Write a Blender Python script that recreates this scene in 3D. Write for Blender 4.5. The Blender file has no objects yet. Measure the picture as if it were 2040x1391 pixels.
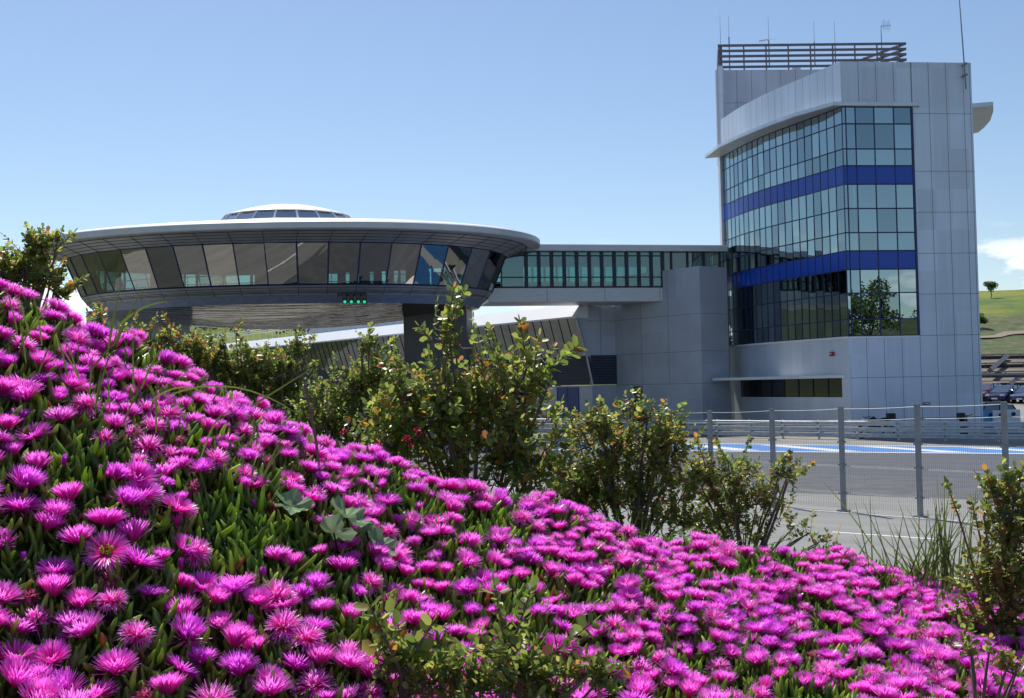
import bpy, math, random
import numpy as np
from mathutils import Vector, Matrix, Euler

random.seed(7)
RNG = np.random.default_rng(11)
C = bpy.context.scene.collection
R = math.radians

# ---------------------------------------------------------------- camera, sky, sun
CZ = 3.5                      # eye height above the track, standing on the flower bank
F_PX, CX, CY = 2153.0, 1020.0, 695.5
ROLL = 0.020
PITCH = math.atan((770.0 - CY) / F_PX)
cam_d = bpy.data.cameras.new('camera')
cam = bpy.data.objects.new('camera', cam_d)
C.objects.link(cam)
cam_d.sensor_width = 36.0
cam_d.lens = F_PX / 2040.0 * 36.0
cam_d.clip_start = 0.05
cam_d.clip_end = 5000
cam.matrix_world = (Matrix.Translation((0, 0, CZ)) @ Matrix.Rotation(math.pi / 2 + PITCH, 4, 'X')
                    @ Matrix.Rotation(-ROLL, 4, 'Z'))
bpy.context.scene.camera = cam

SUN_AZ, SUN_EL = R(-20), R(56)         # azimuth from +Y towards +X
SD = Vector((math.sin(SUN_AZ) * math.cos(SUN_EL), math.cos(SUN_AZ) * math.cos(SUN_EL), math.sin(SUN_EL)))
sun_d = bpy.data.lights.new('sun', 'SUN')
sun_d.energy = 4.0
sun_d.angle = R(0.5)
sun_d.color = (1.0, 0.955, 0.88)
sun = bpy.data.objects.new('sun', sun_d)
C.objects.link(sun)
sun.rotation_euler = SD.to_track_quat('Z', 'Y').to_euler()
sun.location = (0, 0, 60)

world = bpy.data.worlds.new('World')
bpy.context.scene.world = world
world.use_nodes = True
wn, wl = world.node_tree.nodes, world.node_tree.links
wn.clear()
w_out = wn.new('ShaderNodeOutputWorld')
w_bg = wn.new('ShaderNodeBackground')
sky = wn.new('ShaderNodeTexSky')
sky.sky_type = 'NISHITA'
sky.sun_disc = False
sky.sun_elevation = SUN_EL
sky.sun_rotation = SUN_AZ
sky.altitude = 50
sky.air_density = 1.0
sky.dust_density = 0.35
sky.ozone_density = 2.3
w_bg.inputs['Strength'].default_value = 0.097
# low cumulus near the horizon, a real feature of the sky in world directions
tc = wn.new('ShaderNodeTexCoord')
mp = wn.new('ShaderNodeMapping')
mp.inputs['Scale'].default_value = (3.0, 3.0, 7.5)
mp.inputs['Location'].default_value = (0.35, 0.2, 0.1)
nz = wn.new('ShaderNodeTexNoise')
nz.inputs['Scale'].default_value = 2.6
nz.inputs['Detail'].default_value = 7
nz.inputs['Roughness'].default_value = 0.58
cr = wn.new('ShaderNodeValToRGB')
cr.color_ramp.elements[0].position = 0.53
cr.color_ramp.elements[1].position = 0.60
sep = wn.new('ShaderNodeSeparateXYZ')
band = wn.new('ShaderNodeMapRange')
band.inputs['From Min'].default_value = 0.135
band.inputs['From Max'].default_value = 0.095
mul = wn.new('ShaderNodeMath'); mul.operation = 'MULTIPLY'
mul2 = wn.new('ShaderNodeMath'); mul2.operation = 'MULTIPLY'; mul2.inputs[1].default_value = 1.0
mixc = wn.new('ShaderNodeMixRGB')
mixc.inputs['Color2'].default_value = (9.6, 9.8, 10.2, 1)
wl.new(tc.outputs['Generated'], mp.inputs['Vector'])
wl.new(mp.outputs['Vector'], nz.inputs['Vector'])
wl.new(nz.outputs['Fac'], cr.inputs['Fac'])
wl.new(tc.outputs['Generated'], sep.inputs[0])
wl.new(sep.outputs['Z'], band.inputs['Value'])
wl.new(cr.outputs['Color'], mul.inputs[0])
wl.new(band.outputs[0], mul.inputs[1])
wl.new(mul.outputs[0], mul2.inputs[0])
wl.new(mul2.outputs[0], mixc.inputs['Fac'])
wl.new(sky.outputs[0], mixc.inputs['Color1'])
wl.new(mixc.outputs[0], w_bg.inputs['Color'])
wl.new(w_bg.outputs[0], w_out.inputs['Surface'])

vs = bpy.context.scene.view_settings
vs.view_transform = 'Standard'
vs.look = 'None'
vs.gamma = 1
vs.exposure = 0.34
cyc = bpy.context.scene.cycles
cyc.max_bounces = 8
cyc.transparent_max_bounces = 12
cyc.use_adaptive_sampling = True
cyc.caustics_reflective = False
cyc.caustics_refractive = False

# ---------------------------------------------------------------- pixel helpers (used to measure, in 3D)
def ray(u, v):
    a = (u - CX) / F_PX; b = (CY - v) / F_PX
    ax = a * math.cos(ROLL) + b * math.sin(ROLL); bx = -a * math.sin(ROLL) + b * math.cos(ROLL)
    return (ax, math.cos(PITCH) - bx * math.sin(PITCH), math.sin(PITCH) + bx * math.cos(PITCH))
def at(u, v, Y):
    d = ray(u, v); k = Y / d[1]
    return Vector((d[0] * k, Y, d[2] * k + CZ))
def atz(u, v, z):
    d = ray(u, v); k = (z - CZ) / d[2]
    return Vector((d[0] * k, d[1] * k, z))

# ---------------------------------------------------------------- object helpers
ORG = {}
def tag(o, label=None, cat=None, group=None, kind=None):
    if label: o['label'] = label
    if cat: o['category'] = cat
    if group: o['group'] = group
    if kind: o['kind'] = kind
    return o
def thing(name, label, cat, loc=(0, 0, 0), group=None, kind=None):
    o = bpy.data.objects.new(name, None); C.objects.link(o)
    o.location = loc; o.empty_display_size = 0.2
    ORG[o.name] = Vector(loc)
    return tag(o, label, cat, group, kind)
def link(name, me, mats, parent=None):
    for m in (mats if isinstance(mats, (list, tuple)) else [mats]): me.materials.append(m)
    o = bpy.data.objects.new(name, me); C.objects.link(o)
    if parent is not None:
        o.parent = parent
        ORG[o.name] = ORG.get(parent.name, Vector((0, 0, 0)))
    else:
        ORG[o.name] = Vector((0, 0, 0))
    return o

class MB:
    def __init__(s): s.v = []; s.f = []; s.m = []
    def add(s, vs_, fs, mi=0):
        n = len(s.v); s.v += [tuple(p) for p in vs_]; s.f += [tuple(i + n for i in f) for f in fs]; s.m += [mi] * len(fs)
        return s
    def quad(s, a, b, c, d, mi=0): return s.add((a, b, c, d), ((0, 1, 2, 3),), mi)
    def box(s, c, dims, rz=0, mi=0, top=1.0):
        cx, cy, cz = c; hx, hy, hz = dims[0] / 2, dims[1] / 2, dims[2] / 2
        co, si = math.cos(rz), math.sin(rz); p = []
        for z in (-hz, hz):
            k = top if z > 0 else 1
            for x, y in ((-hx * k, -hy * k), (hx * k, -hy * k), (hx * k, hy * k), (-hx * k, hy * k)):
                p.append((cx + x * co - y * si, cy + x * si + y * co, cz + z))
        return s.add(p, ((3, 2, 1, 0), (4, 5, 6, 7), (0, 1, 5, 4), (1, 2, 6, 5), (2, 3, 7, 6), (3, 0, 4, 7)), mi)
    def slab(s, poly, z0, z1, mi=0):
        # poly counter-clockwise seen from above; z0/z1 numbers
        n = len(poly)
        p = [(x, y, z0) for x, y in poly] + [(x, y, z1) for x, y in poly]
        f = [tuple(range(n - 1, -1, -1)), tuple(range(n, 2 * n))]
        f += [(i, (i + 1) % n, (i + 1) % n + n, i + n) for i in range(n)]
        return s.add(p, f, mi)
    def wall(s, a, b, z0, z1, th=0.2, mi=0, off=0.0):
        # vertical board from plan point a to b; its outer face is moved `off` to the right of a->b
        ax, ay = a; bx, by = b; L = math.hypot(bx - ax, by - ay) or 1e-6
        nx, ny = (by - ay) / L, -(bx - ax) / L
        o0 = (ax + nx * off, ay + ny * off); o1 = (bx + nx * off, by + ny * off)
        i0 = (ax + nx * (off - th), ay + ny * (off - th)); i1 = (bx + nx * (off - th), by + ny * (off - th))
        return s.slab([o0, o1, i1, i0], z0, z1, mi)
    def tube(s, pts, rad, n=6, mi=0, cap=True):
        pts = [Vector(p) for p in pts]
        if not isinstance(rad, (list, tuple)): rad = [rad] * len(pts)
        vs_ = []; fs = []
        for i, p in enumerate(pts):
            d = (pts[min(i + 1, len(pts) - 1)] - pts[max(i - 1, 0)]).normalized()
            a = d.cross(Vector((0, 0, 1)))
            if a.length < 1e-3: a = Vector((1, 0, 0))
            a.normalize(); b = d.cross(a)
            for k in range(n):
                t = 2 * math.pi * k / n
                vs_.append(p + (a * math.cos(t) + b * math.sin(t)) * rad[i])
        for i in range(len(pts) - 1):
            for k in range(n):
                fs.append((i * n + k, i * n + (k + 1) % n, (i + 1) * n + (k + 1) % n, (i + 1) * n + k))
        if cap:
            fs.append(tuple(range(n - 1, -1, -1))); fs.append(tuple((len(pts) - 1) * n + k for k in range(n)))
        return s.add(vs_, fs, mi)
    def build(s, name, mats, parent=None, smooth=False, bevel=0):
        o0 = ORG.get(parent.name, Vector((0, 0, 0))) if parent is not None else Vector((0, 0, 0))
        me = bpy.data.meshes.new(name)
        me.from_pydata([(p[0] - o0[0], p[1] - o0[1], p[2] - o0[2]) for p in s.v], [], s.f)
        me.polygons.foreach_set('material_index', s.m)
        if smooth: me.polygons.foreach_set('use_smooth', [True] * len(me.polygons))
        me.update()
        o = link(name, me, mats, parent)
        if bevel:
            b = o.modifiers.new('bevel', 'BEVEL'); b.width = bevel; b.segments = 2; b.limit_method = 'ANGLE'
        return o

def bulk_mesh(name, V, Fc, col=None, smooth=False):
    me = bpy.data.meshes.new(name)
    nf, k = Fc.shape
    me.vertices.add(len(V)); me.vertices.foreach_set('co', V.astype(np.float32).ravel())
    me.loops.add(nf * k); me.loops.foreach_set('vertex_index', Fc.astype(np.int32).ravel())
    me.polygons.add(nf)
    me.polygons.foreach_set('loop_start', np.arange(0, nf * k, k, dtype=np.int32))
    me.polygons.foreach_set('loop_total', np.full(nf, k, dtype=np.int32))
    if smooth: me.polygons.foreach_set('use_smooth', np.ones(nf, dtype=bool))
    me.update(calc_edges=True)
    if col is not None:
        at_ = me.color_attributes.new('tint', 'FLOAT_COLOR', 'POINT')
        c4 = np.ones((len(V), 4), dtype=np.float32); c4[:, :3] = col
        at_.data.foreach_set('color', c4.ravel())
    me.validate()
    return me

def replicate(TV, TF, M, P, col=None):
    """template verts TV (n,3), faces TF (m,k), matrices M (N,3,3), positions P (N,3)"""
    N = len(P); n = len(TV)
    V = np.einsum('nij,vj->nvi', M, TV) + P[:, None, :]
    Fc = TF[None] + (np.arange(N) * n)[:, None, None]
    return V.reshape(-1, 3), Fc.reshape(-1, TF.shape[1])

# ---------------------------------------------------------------- materials
def newmat(name):
    m = bpy.data.materials.new(name); m.use_nodes = True
    return m, m.node_tree.nodes, m.node_tree.links, m.node_tree.nodes['Principled BSDF']
def mat(name, col, rough=0.6, metal=0.0, var=0.12, scale=3.0, bump=0.0, bscale=40.0, spec=0.5, col2=None, stretch=None, cell=None, rot=0.0, bdist=0.05):
    m, n, l, b = newmat(name)
    b.inputs['Roughness'].default_value = rough
    b.inputs['Metallic'].default_value = metal
    b.inputs['Specular IOR Level'].default_value = spec
    t = n.new('ShaderNodeTexCoord'); mpp = n.new('ShaderNodeMapping')
    if stretch: mpp.inputs['Scale'].default_value = stretch
    if rot:
        pr_ = n.new('ShaderNodeMapping'); pr_.inputs['Rotation'].default_value = (0, 0, -rot); l.new(t.outputs['Object'], pr_.inputs['Vector'])
    l.new((pr_ if rot else t).outputs[0 if rot else 'Object'], mpp.inputs['Vector'])
    z = n.new('ShaderNodeTexNoise'); z.inputs['Scale'].default_value = scale; z.inputs['Detail'].default_value = 6
    l.new(mpp.outputs[0], z.inputs['Vector'])
    r = n.new('ShaderNodeValToRGB')
    r.color_ramp.elements[0].position = 0.32; r.color_ramp.elements[1].position = 0.68
    c2 = col2 or tuple(min(1, c * (1 + var)) for c in col)
    c1 = col if col2 else tuple(c * (1 - var) for c in col)
    r.color_ramp.elements[0].color = (*c1, 1); r.color_ramp.elements[1].color = (*c2, 1)
    l.new(z.outputs['Fac'], r.inputs['Fac'])
    if cell:
        # each cladding panel has its own slight tone, with faint vertical rain streaks
        sn = n.new('ShaderNodeVectorMath'); sn.operation = 'SNAP'; sn.inputs[1].default_value = cell
        l.new(t.outputs['Object'], sn.inputs[0])
        wnz = n.new('ShaderNodeTexWhiteNoise'); l.new(sn.outputs[0], wnz.inputs['Vector'])
        st = n.new('ShaderNodeMapping'); st.inputs['Scale'].default_value = (5.0, 5.0, 0.16); l.new(t.outputs['Object'], st.inputs['Vector'])
        sz = n.new('ShaderNodeTexNoise'); sz.inputs['Scale'].default_value = 1.0; sz.inputs['Detail'].default_value = 5; l.new(st.outputs[0], sz.inputs['Vector'])
        a1_ = n.new('ShaderNodeMapRange'); a1_.inputs['To Min'].default_value = 0.92; a1_.inputs['To Max'].default_value = 1.06; l.new(wnz.outputs['Value'], a1_.inputs['Value'])
        a2_ = n.new('ShaderNodeMapRange'); a2_.inputs['From Min'].default_value = 0.3; a2_.inputs['From Max'].default_value = 0.7
        a2_.inputs['To Min'].default_value = 0.955; a2_.inputs['To Max'].default_value = 1.02; l.new(sz.outputs['Fac'], a2_.inputs['Value'])
        pm_ = n.new('ShaderNodeMath'); pm_.operation = 'MULTIPLY'; l.new(a1_.outputs[0], pm_.inputs[0]); l.new(a2_.outputs[0], pm_.inputs[1])
        vm_ = n.new('ShaderNodeVectorMath'); vm_.operation = 'SCALE'; l.new(r.outputs[0], vm_.inputs[0]); l.new(pm_.outputs[0], vm_.inputs['Scale'])
        l.new(vm_.outputs[0], b.inputs['Base Color'])
    else:
        l.new(r.outputs[0], b.inputs['Base Color'])
    if bump:
        z2 = n.new('ShaderNodeTexNoise'); z2.inputs['Scale'].default_value = bscale; z2.inputs['Detail'].default_value = 4
        l.new(mpp.outputs[0], z2.inputs['Vector'])
        bp = n.new('ShaderNodeBump'); bp.inputs['Strength'].default_value = bump; bp.inputs['Distance'].default_value = bdist
        l.new(z2.outputs['Fac'], bp.inputs['Height']); l.new(bp.outputs[0], b.inputs['Normal'])
    return m
def glass(name, tint, refl, base=0.3, rough=0.0, bump=0.0):
    m, n, l, b = newmat(name); n.remove(b)
    out = n['Material Output']
    tr = n.new('ShaderNodeBsdfTransparent'); tr.inputs[0].default_value = (*tint, 1)
    gl = n.new('ShaderNodeBsdfGlossy'); gl.inputs['Color'].default_value = (*refl, 1); gl.inputs['Roughness'].default_value = rough
    fr = n.new('ShaderNodeFresnel'); fr.inputs['IOR'].default_value = 1.5
    ad = n.new('ShaderNodeMath'); ad.operation = 'ADD'; ad.inputs[1].default_value = base; ad.use_clamp = True
    mx = n.new('ShaderNodeMixShader')
    l.new(fr.outputs[0], ad.inputs[0]); l.new(ad.outputs[0], mx.inputs[0])
    l.new(tr.outputs[0], mx.inputs[1]); l.new(gl.outputs[0], mx.inputs[2]); l.new(mx.outputs[0], out.inputs[0])
    if bump:
        t = n.new('ShaderNodeTexCoord'); z = n.new('ShaderNodeTexNoise'); z.inputs['Scale'].default_value = 0.6; z.inputs['Detail'].default_value = 1
        l.new(t.outputs['Object'], z.inputs['Vector'])
        bp = n.new('ShaderNodeBump'); bp.inputs['Strength'].default_value = bump; bp.inputs['Distance'].default_value = 0.05
        l.new(z.outputs['Fac'], bp.inputs['Height']); l.new(bp.outputs[0], gl.inputs['Normal'])
    return m
def leafmat(name, trans=0.45, rough=0.35, gloss=0.5, tboost=1.6):
    """leaf or petal: colour from the mesh's own tint attribute, with light passing through"""
    m, n, l, b = newmat(name)
    out = n['Material Output']
    a = n.new('ShaderNodeAttribute'); a.attribute_name = 'tint'
    b.inputs['Roughness'].default_value = rough
    b.inputs['Specular IOR Level'].default_value = gloss
    l.new(a.outputs['Color'], b.inputs['Base Color'])
    tl = n.new('ShaderNodeBsdfTranslucent')
    mu = n.new('ShaderNodeMixRGB'); mu.blend_type = 'MULTIPLY'; mu.inputs[0].default_value = 1
    mu.inputs[2].default_value = (tboost, tboost, tboost, 1)
    l.new(a.outputs['Color'], mu.inputs[1]); l.new(mu.outputs[0], tl.inputs[0])
    mx = n.new('ShaderNodeMixShader'); mx.inputs[0].default_value = trans
    l.new(b.outputs[0], mx.inputs[1]); l.new(tl.outputs[0], mx.inputs[2]); l.new(mx.outputs[0], out.inputs[0])
    return m
def emis(name, col, s):
    m, n, l, b = newmat(name)
    b.inputs['Base Color'].default_value = (*col, 1)
    b.inputs['Emission Color'].default_value = (*col, 1); b.inputs['Emission Strength'].default_value = s
    return m

M = dict(
    panel=mat('aluminium_panel', (0.66, 0.72, 0.84), 0.45, 0.10, 0.04, 0.5, cell=(1.131, 500, 2.53)),
    panel2=mat('curved_aluminium', (0.64, 0.69, 0.76), 0.36, 0.25, 0.05, 0.4, cell=(0.9, 0.9, 60)),
    joint=mat('joint', (0.10, 0.11, 0.14), 0.8),
    rearpanel=mat('warm_grey_panel', (0.52, 0.545, 0.64), 0.5, 0.12, 0.05, 0.5, cell=(1.14, 500, 2.5)),
    concrete=mat('grey_cladding', (0.45, 0.475, 0.53), 0.6, 0.05, 0.08, 0.5, 0.05, 8, cell=(2.2, 2.9, 2.4)),
    concrete_dk=mat('grey_cladding_side', (0.30, 0.31, 0.33), 0.6, 0.1, 0.07, 0.8, 0.05, 8),
    metal=mat('brushed_metal', (0.46, 0.47, 0.49), 0.40, 0.5, 0.08, 2, stretch=(1, 1, 6)),
    ribs=mat('ribbed_metal', (0.42, 0.42, 0.425), 0.42, 0.45, 0.10, 1.2),
    belly=mat('polished_soffit', (0.36, 0.325, 0.285), 0.07, 1.0, 0.18, 1.2, 1.0, 1.0, stretch=(0.22, 2.2, 0.5), bdist=0.35),
    white=mat('white_roof', (0.80, 0.81, 0.83), 0.45, 0.0, 0.03, 0.6),
    fascia=mat('roof_fascia', (0.60, 0.60, 0.61), 0.45, 0.2, 0.05, 1),
    dark=mat('dark_frame', (0.018, 0.022, 0.045), 0.4, 0.3),
    bluefr=mat('blue_frame', (0.02, 0.03, 0.11), 0.4, 0.2),
    louvre=mat('louvre_metal', (0.10, 0.11, 0.14), 0.5, 0.4),
    brise=mat('brown_louvre', (0.16, 0.14, 0.16), 0.55, 0.2),
    blue=mat('blue_panel', (0.014, 0.070, 0.42), 0.25, 0.0, 0.05, 2, spec=0.4),
    bluedoor=mat('blue_door', (0.03, 0.06, 0.20), 0.45),
    col_dk=mat('dark_column', (0.085, 0.08, 0.075), 0.5, 0.1, 0.1, 2),
    soffit=mat('soffit', (0.36, 0.36, 0.35), 0.6),
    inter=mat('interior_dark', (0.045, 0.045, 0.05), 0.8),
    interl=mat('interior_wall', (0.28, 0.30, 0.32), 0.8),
    asphalt=mat('track_asphalt', (0.080, 0.087, 0.105), 0.8, 0, 0.22, 1.2, 0.15, 60, stretch=(0.06, 1.3, 1), rot=-0.62),
    asph_old=mat('coarse_asphalt', (0.075, 0.078, 0.09), 0.85, 0, 0.3, 1.2, 0.3, 30, col2=(0.125, 0.125, 0.128)),
    conc=mat('pale_concrete', (0.24, 0.235, 0.22), 0.85, 0, 0.14, 1.1, 0.15, 30, stretch=(0.2, 1.4, 1), rot=-0.62),
    road=mat('service_road', (0.225, 0.225, 0.215), 0.85, 0, 0.14, 1.3, 0.15, 70, stretch=(0.15, 1.3, 1), rot=-0.66),
    paint=mat('white_paint', (0.75, 0.76, 0.78), 0.55, 0, 0.08, 6),
    bpaint=mat('blue_paint', (0.08, 0.25, 0.62), 0.5, 0, 0.08, 3),
    white_metal=mat('pale_metal', (0.70, 0.72, 0.74), 0.4, 0.2, 0.05, 1),
    galv=mat('galvanised', (0.66, 0.68, 0.70), 0.5, 0.15, 0.12, 4),
    post=mat('post_grey', (0.24, 0.26, 0.29), 0.5, 0.4, 0.1, 6),
    wire=mat('wire', (0.34, 0.35, 0.36), 0.5, 0.5),
    soil=mat('soil', (0.05, 0.055, 0.020), 0.9, 0, 0.3, 12, 0.4, 30),
    grass=mat('rough_grass', (0.030, 0.048, 0.014), 0.9, 0, 0.3, 0.35, 0.5, 6, col2=(0.075, 0.080, 0.030)),
    bark=mat('twig_bark', (0.20, 0.14, 0.11), 0.75, 0, 0.25, 20),
    trunk=mat('trunk_bark', (0.09, 0.07, 0.05), 0.85, 0, 0.25, 3),
    leaf=leafmat('shrub_leaf', 0.48, 0.36, 0.45, 2.0),
    petal=leafmat('petal', 0.55, 0.32, 0.4, 1.25),
    ice=leafmat('succulent_leaf', 0.42, 0.30, 0.5, 1.8),
    fuzzy=leafmat('mallow_leaf', 0.25, 0.7, 0.15, 1.3),
    blade=leafmat('grass_blade', 0.5, 0.5, 0.3, 1.5),
    tree=leafmat('tree_leaf', 0.3, 0.55, 0.3, 1.4),
    green_l=emis('green_lamp', (0.02, 0.60, 0.25), 0.8),
    red=mat('red_plastic', (0.42, 0.015, 0.02), 0.4),
    black=mat('black_plastic', (0.012, 0.012, 0.014), 0.45),
    rubber=mat('tyre', (0.018, 0.018, 0.018), 0.8),
    chrome=mat('alloy', (0.5, 0.5, 0.52), 0.25, 0.9),
    lamp=mat('headlamp', (0.75, 0.78, 0.8), 0.1, 0.3),
    sky_plast=mat('light_blue_plastic', (0.10, 0.36, 0.62), 0.5),
    gT=glass('tower_glass', (0.20, 0.27, 0.27), (0.50, 0.63, 0.66), 0.50, bump=0.03),
    gT2=glass('tower_glass_dark', (0.14, 0.18, 0.20), (0.44, 0.56, 0.60), 0.44, bump=0.03),
    gT3=glass('tower_glass_pale', (0.26, 0.34, 0.34), (0.55, 0.69, 0.70), 0.52, bump=0.03),
    gD=glass('saucer_glass', (0.45, 0.70, 0.66), (0.72, 0.72, 0.68), 0.30, bump=0.10),
    gD2=glass('saucer_glass_tan', (0.34, 0.50, 0.46), (0.92, 0.86, 0.76), 0.42, bump=0.16),
    gD3=glass('saucer_glass_dark', (0.52, 0.80, 0.76), (0.45, 0.47, 0.44), 0.20, bump=0.12),
    gB=glass('bridge_glass', (0.40, 0.62, 0.60), (0.7, 0.85, 0.85), 0.10),
    gR=glass('roof_light_glass', (0.55, 0.62, 0.66), (0.85, 0.9, 0.95), 0.50),
    gP=glass('pit_glass', (0.12, 0.14, 0.13), (0.50, 0.54, 0.52), 0.30, bump=0.30),
    gL=glass('lower_glass', (0.18, 0.22, 0.20), (0.6, 0.68, 0.66), 0.14),
    gC=glass('car_glass', (0.06, 0.07, 0.08), (0.9, 0.95, 1), 0.25),
)

# ================================================================ SETTING: ground, track, hills
g = MB(); g.box((0, 900, -0.5), (5200, 5600, 1.0)); gr = g.build('ground', M['grass']); tag(gr, kind='structure')

def strip(p, q, x0, x1):
    """extend the line through plan points p, q to x0..x1"""
    s = (q[1] - p[1]) / (q[0] - p[0])
    return (x0, p[1] + s * (x0 - p[0])), (x1, p[1] + s * (x1 - p[0]))
XL, XR = -46.0, 36.0
lines = dict(
    rail=((12.1, 71.2), (27.1, 57.9)),
    sfar=((10.7, 61.9), (24.8, 52.7)),
    snear=((9.6, 55.8), (23.2, 49.1)),
    tnear=((11.1, 40.3), (16.9, 36.0)),
    cnear=((8.9, 33.6), (13.7, 30.2)),
    fence=((7.28, 30.2), (11.62, 25.45)),
)
def band_(name, a, b, z, m, x0=XL, x1=XR):
    a0, a1 = strip(*a, x0, x1); b0, b1 = strip(*b, x0, x1)
    mb = MB(); N = 12
    for i in range(N):
        t0, t1 = i / N, (i + 1) / N
        L = lambda p, q, t: (p[0] + (q[0] - p[0]) * t, p[1] + (q[1] - p[1]) * t, z)
        mb.quad(L(b0, b1, t0), L(b0, b1, t1), L(a0, a1, t1), L(a0, a1, t0))
    o = mb.build(name, m); tag(o, kind='structure'); return o
far_apron = ((12.1, 110), (27.1, 97))
band_('paddock_paving', far_apron, lines['sfar'], 0.004, M['conc'], -46, 33)
band_('track_road', lines['snear'], lines['tnear'], 0.008, M['asphalt'])
band_('track_edge_stripe', lines['sfar'], lines['snear'], 0.008, M['bpaint'], -6, 34)
band_('run_off_road', lines['tnear'], lines['cnear'], 0.012, M['asph_old'])
band_('service_pavement', lines['cnear'], lines['fence'], 0.016, M['conc'])
band_('service_road', lines['fence'], ((7.3, 18.6), (9.3, 17.1)), 0.020, M['road'])
# white painted markings
def ln(name, p, q, w, z, m=None):
    p = Vector((*p, z)); q = Vector((*q, z)); d = (q - p).normalized(); s = Vector((-d.y, d.x, 0)) * w / 2
    mb = MB().quad(p - s, q - s, q + s, p + s); o = mb.build(name, m or M['paint']); tag(o, kind='structure'); return o
a0, a1 = strip((8.2, 28.9), (11.2, 25.9), -20, 24); ln('road_edge_marking', a0, a1, 0.14, 0.024)
ln('road_centre_marking', (7.25, 24.9), (9.35, 23.25), 0.11, 0.024)
ln('road_centre_marking', (10.9, 22.05), (13.3, 20.2), 0.11, 0.024)
ln('road_centre_marking', (3.2, 28.2), (5.3, 26.45), 0.11, 0.024)
a0, a1 = strip((9.6, 55.45), (23.2, 48.75), -6, 34); ln('track_edge_marking', a0, a1, 0.5, 0.013)
a0, a1 = strip((10.7, 62.25), (24.8, 53.05), -6, 34); ln('track_edge_marking', a0, a1, 0.45, 0.013)
# slanted white bars across the blue stripe
mb = MB()
for i in range(10):
    x = -2 + i * 4.4
    f = lambda X, t: (X, (1 - t) * (strip(*lines['snear'], X, X + 1)[0][1]) + t * (strip(*lines['sfar'], X, X + 1)[0][1]), 0.0135)
    mb.quad(f(x, 0.05), f(x + 1.3, 0.05), f(x - 0.9, 0.93), f(x - 2.2, 0.93))
o = mb.build('track_bar_marking', M['paint']); tag(o, kind='structure')

# car park on slightly raised ground behind the tower
mb = MB()
for i in range(8):
    y0, y1 = 66 + i * 4.6, 66 + (i + 1) * 4.6
    z = lambda y: 0.02 + max(0, (y - 70)) * 0.05
    mb.quad((29.6, y0, z(y0)), (75, y0, z(y0)), (75, y1, z(y1)), (29.6, y1, z(y1)))
o = mb.build('car_park_pavement', M['conc']); tag(o, kind='structure')
def park_z(y): return 0.02 + max(0, (y - 70)) * 0.05

# terraces under the hill
mb = MB()
ys = [102.8, 106, 110, 114.5, 119.5]; zs = [1.66, 2.9, 3.85, 4.8, 5.8]
for i in range(len(ys) - 1):
    x0 = 30; x1 = 90
    mb.quad((x0, ys[i], zs[i]), (x1, ys[i], zs[i]), (x1, ys[i + 1], zs[i + 1] - 0.35), (x0, ys[i + 1], zs[i + 1] - 0.35))
    mb.quad((x0, ys[i + 1], zs[i + 1] - 0.35), (x1, ys[i + 1], zs[i + 1] - 0.35), (x1, ys[i + 1] + 0.02, zs[i + 1]), (x0, ys[i + 1] + 0.02, zs[i + 1]), 1)
o = mb.build('terrace_terrain', [mat('terrace_earth', (0.17, 0.145, 0.115), 0.9, 0, 0.25, 0.6, 0.3, 5), mat('terrace_kerb', (0.06, 0.05, 0.05), 0.9)]); tag(o, kind='structure')

# hills: one height field behind everything
def vnoise(x, y, s=1.0):
    return (math.sin(x * 0.9 * s + 1.3) * math.cos(y * 1.1 * s - 0.7) + 0.5 * math.sin(x * 2.3 * s - y * 1.7 * s) + 0.25 * math.cos(x * 5.1 * s + y * 4.3 * s)) / 1.75
def hill_z(X, Y):
    k = X / max(Y, 1)
    right = 1 / (1 + math.exp(-(k - 0.30) * 26))
    lf = 0.045 + 0.045 * math.exp(-((k + 0.25) / 0.10) ** 2)
    t = min(1, max(0, (Y - 119.5) / 85.0)); 
    zr = 5.8 + t * 14.6 + 2.4 * math.sin(min(1, t) * math.pi) * 0.5
    if Y > 204: zr = 20.4 - 0.02 * (Y - 204)
    tl = min(1, max(0, (Y - 130) / 170.0)); tl = tl * tl * (3 - 2 * tl)
    zl = 300 * lf * tl
    z = right * zr + (1 - right) * zl
    z += 34 / (1 + math.exp((k + 0.72) * 16)) * min(1, max(0, (Y - 119.5) / 70))
    z += vnoise(X, Y, 0.11) * 0.45 * min(1, (Y - 119) / 10)
    return z
V = []; Fq = []; nx, ny = 150, 70
for j in range(ny):
    Y = 119.5 + (j / (ny - 1)) ** 1.5 * 260
    for i in range(nx):
        X = -230 + i * (520 / (nx - 1)); V.append((X * (0.5 + Y / 380), Y, 0))
V = np.array(V); 
for q in V: q[2] = hill_z(q[0], q[1]) - (0.02 if q[1] < 119.6 else 0)
for j in range(ny - 1):
    for i in range(nx - 1):
        a = j * nx + i; Fq.append((a, a + 1, a + nx + 1, a + nx))
hm, n, l, b = newmat('hillside')
b.inputs['Roughness'].default_value = 0.95
t = n.new('ShaderNodeTexCoord')
z1 = n.new('ShaderNodeTexNoise'); z1.inputs['Scale'].default_value = 0.05; z1.inputs['Detail'].default_value = 8; z1.inputs['Roughness'].default_value = 0.65
z2 = n.new('ShaderNodeTexNoise'); z2.inputs['Scale'].default_value = 0.7; z2.inputs['Detail'].default_value = 8; z2.inputs['Roughness'].default_value = 0.75
l.new(t.outputs['Object'], z1.inputs['Vector']); l.new(t.outputs['Object'], z2.inputs['Vector'])
r1 = n.new('ShaderNodeValToRGB'); r1.color_ramp.elements[0].position = 0.40; r1.color_ramp.elements[1].position = 0.56
r1.color_ramp.elements[0].color = (0.085, 0.15, 0.022, 1); r1.color_ramp.elements[1].color = (0.20, 0.23, 0.025, 1)
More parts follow.
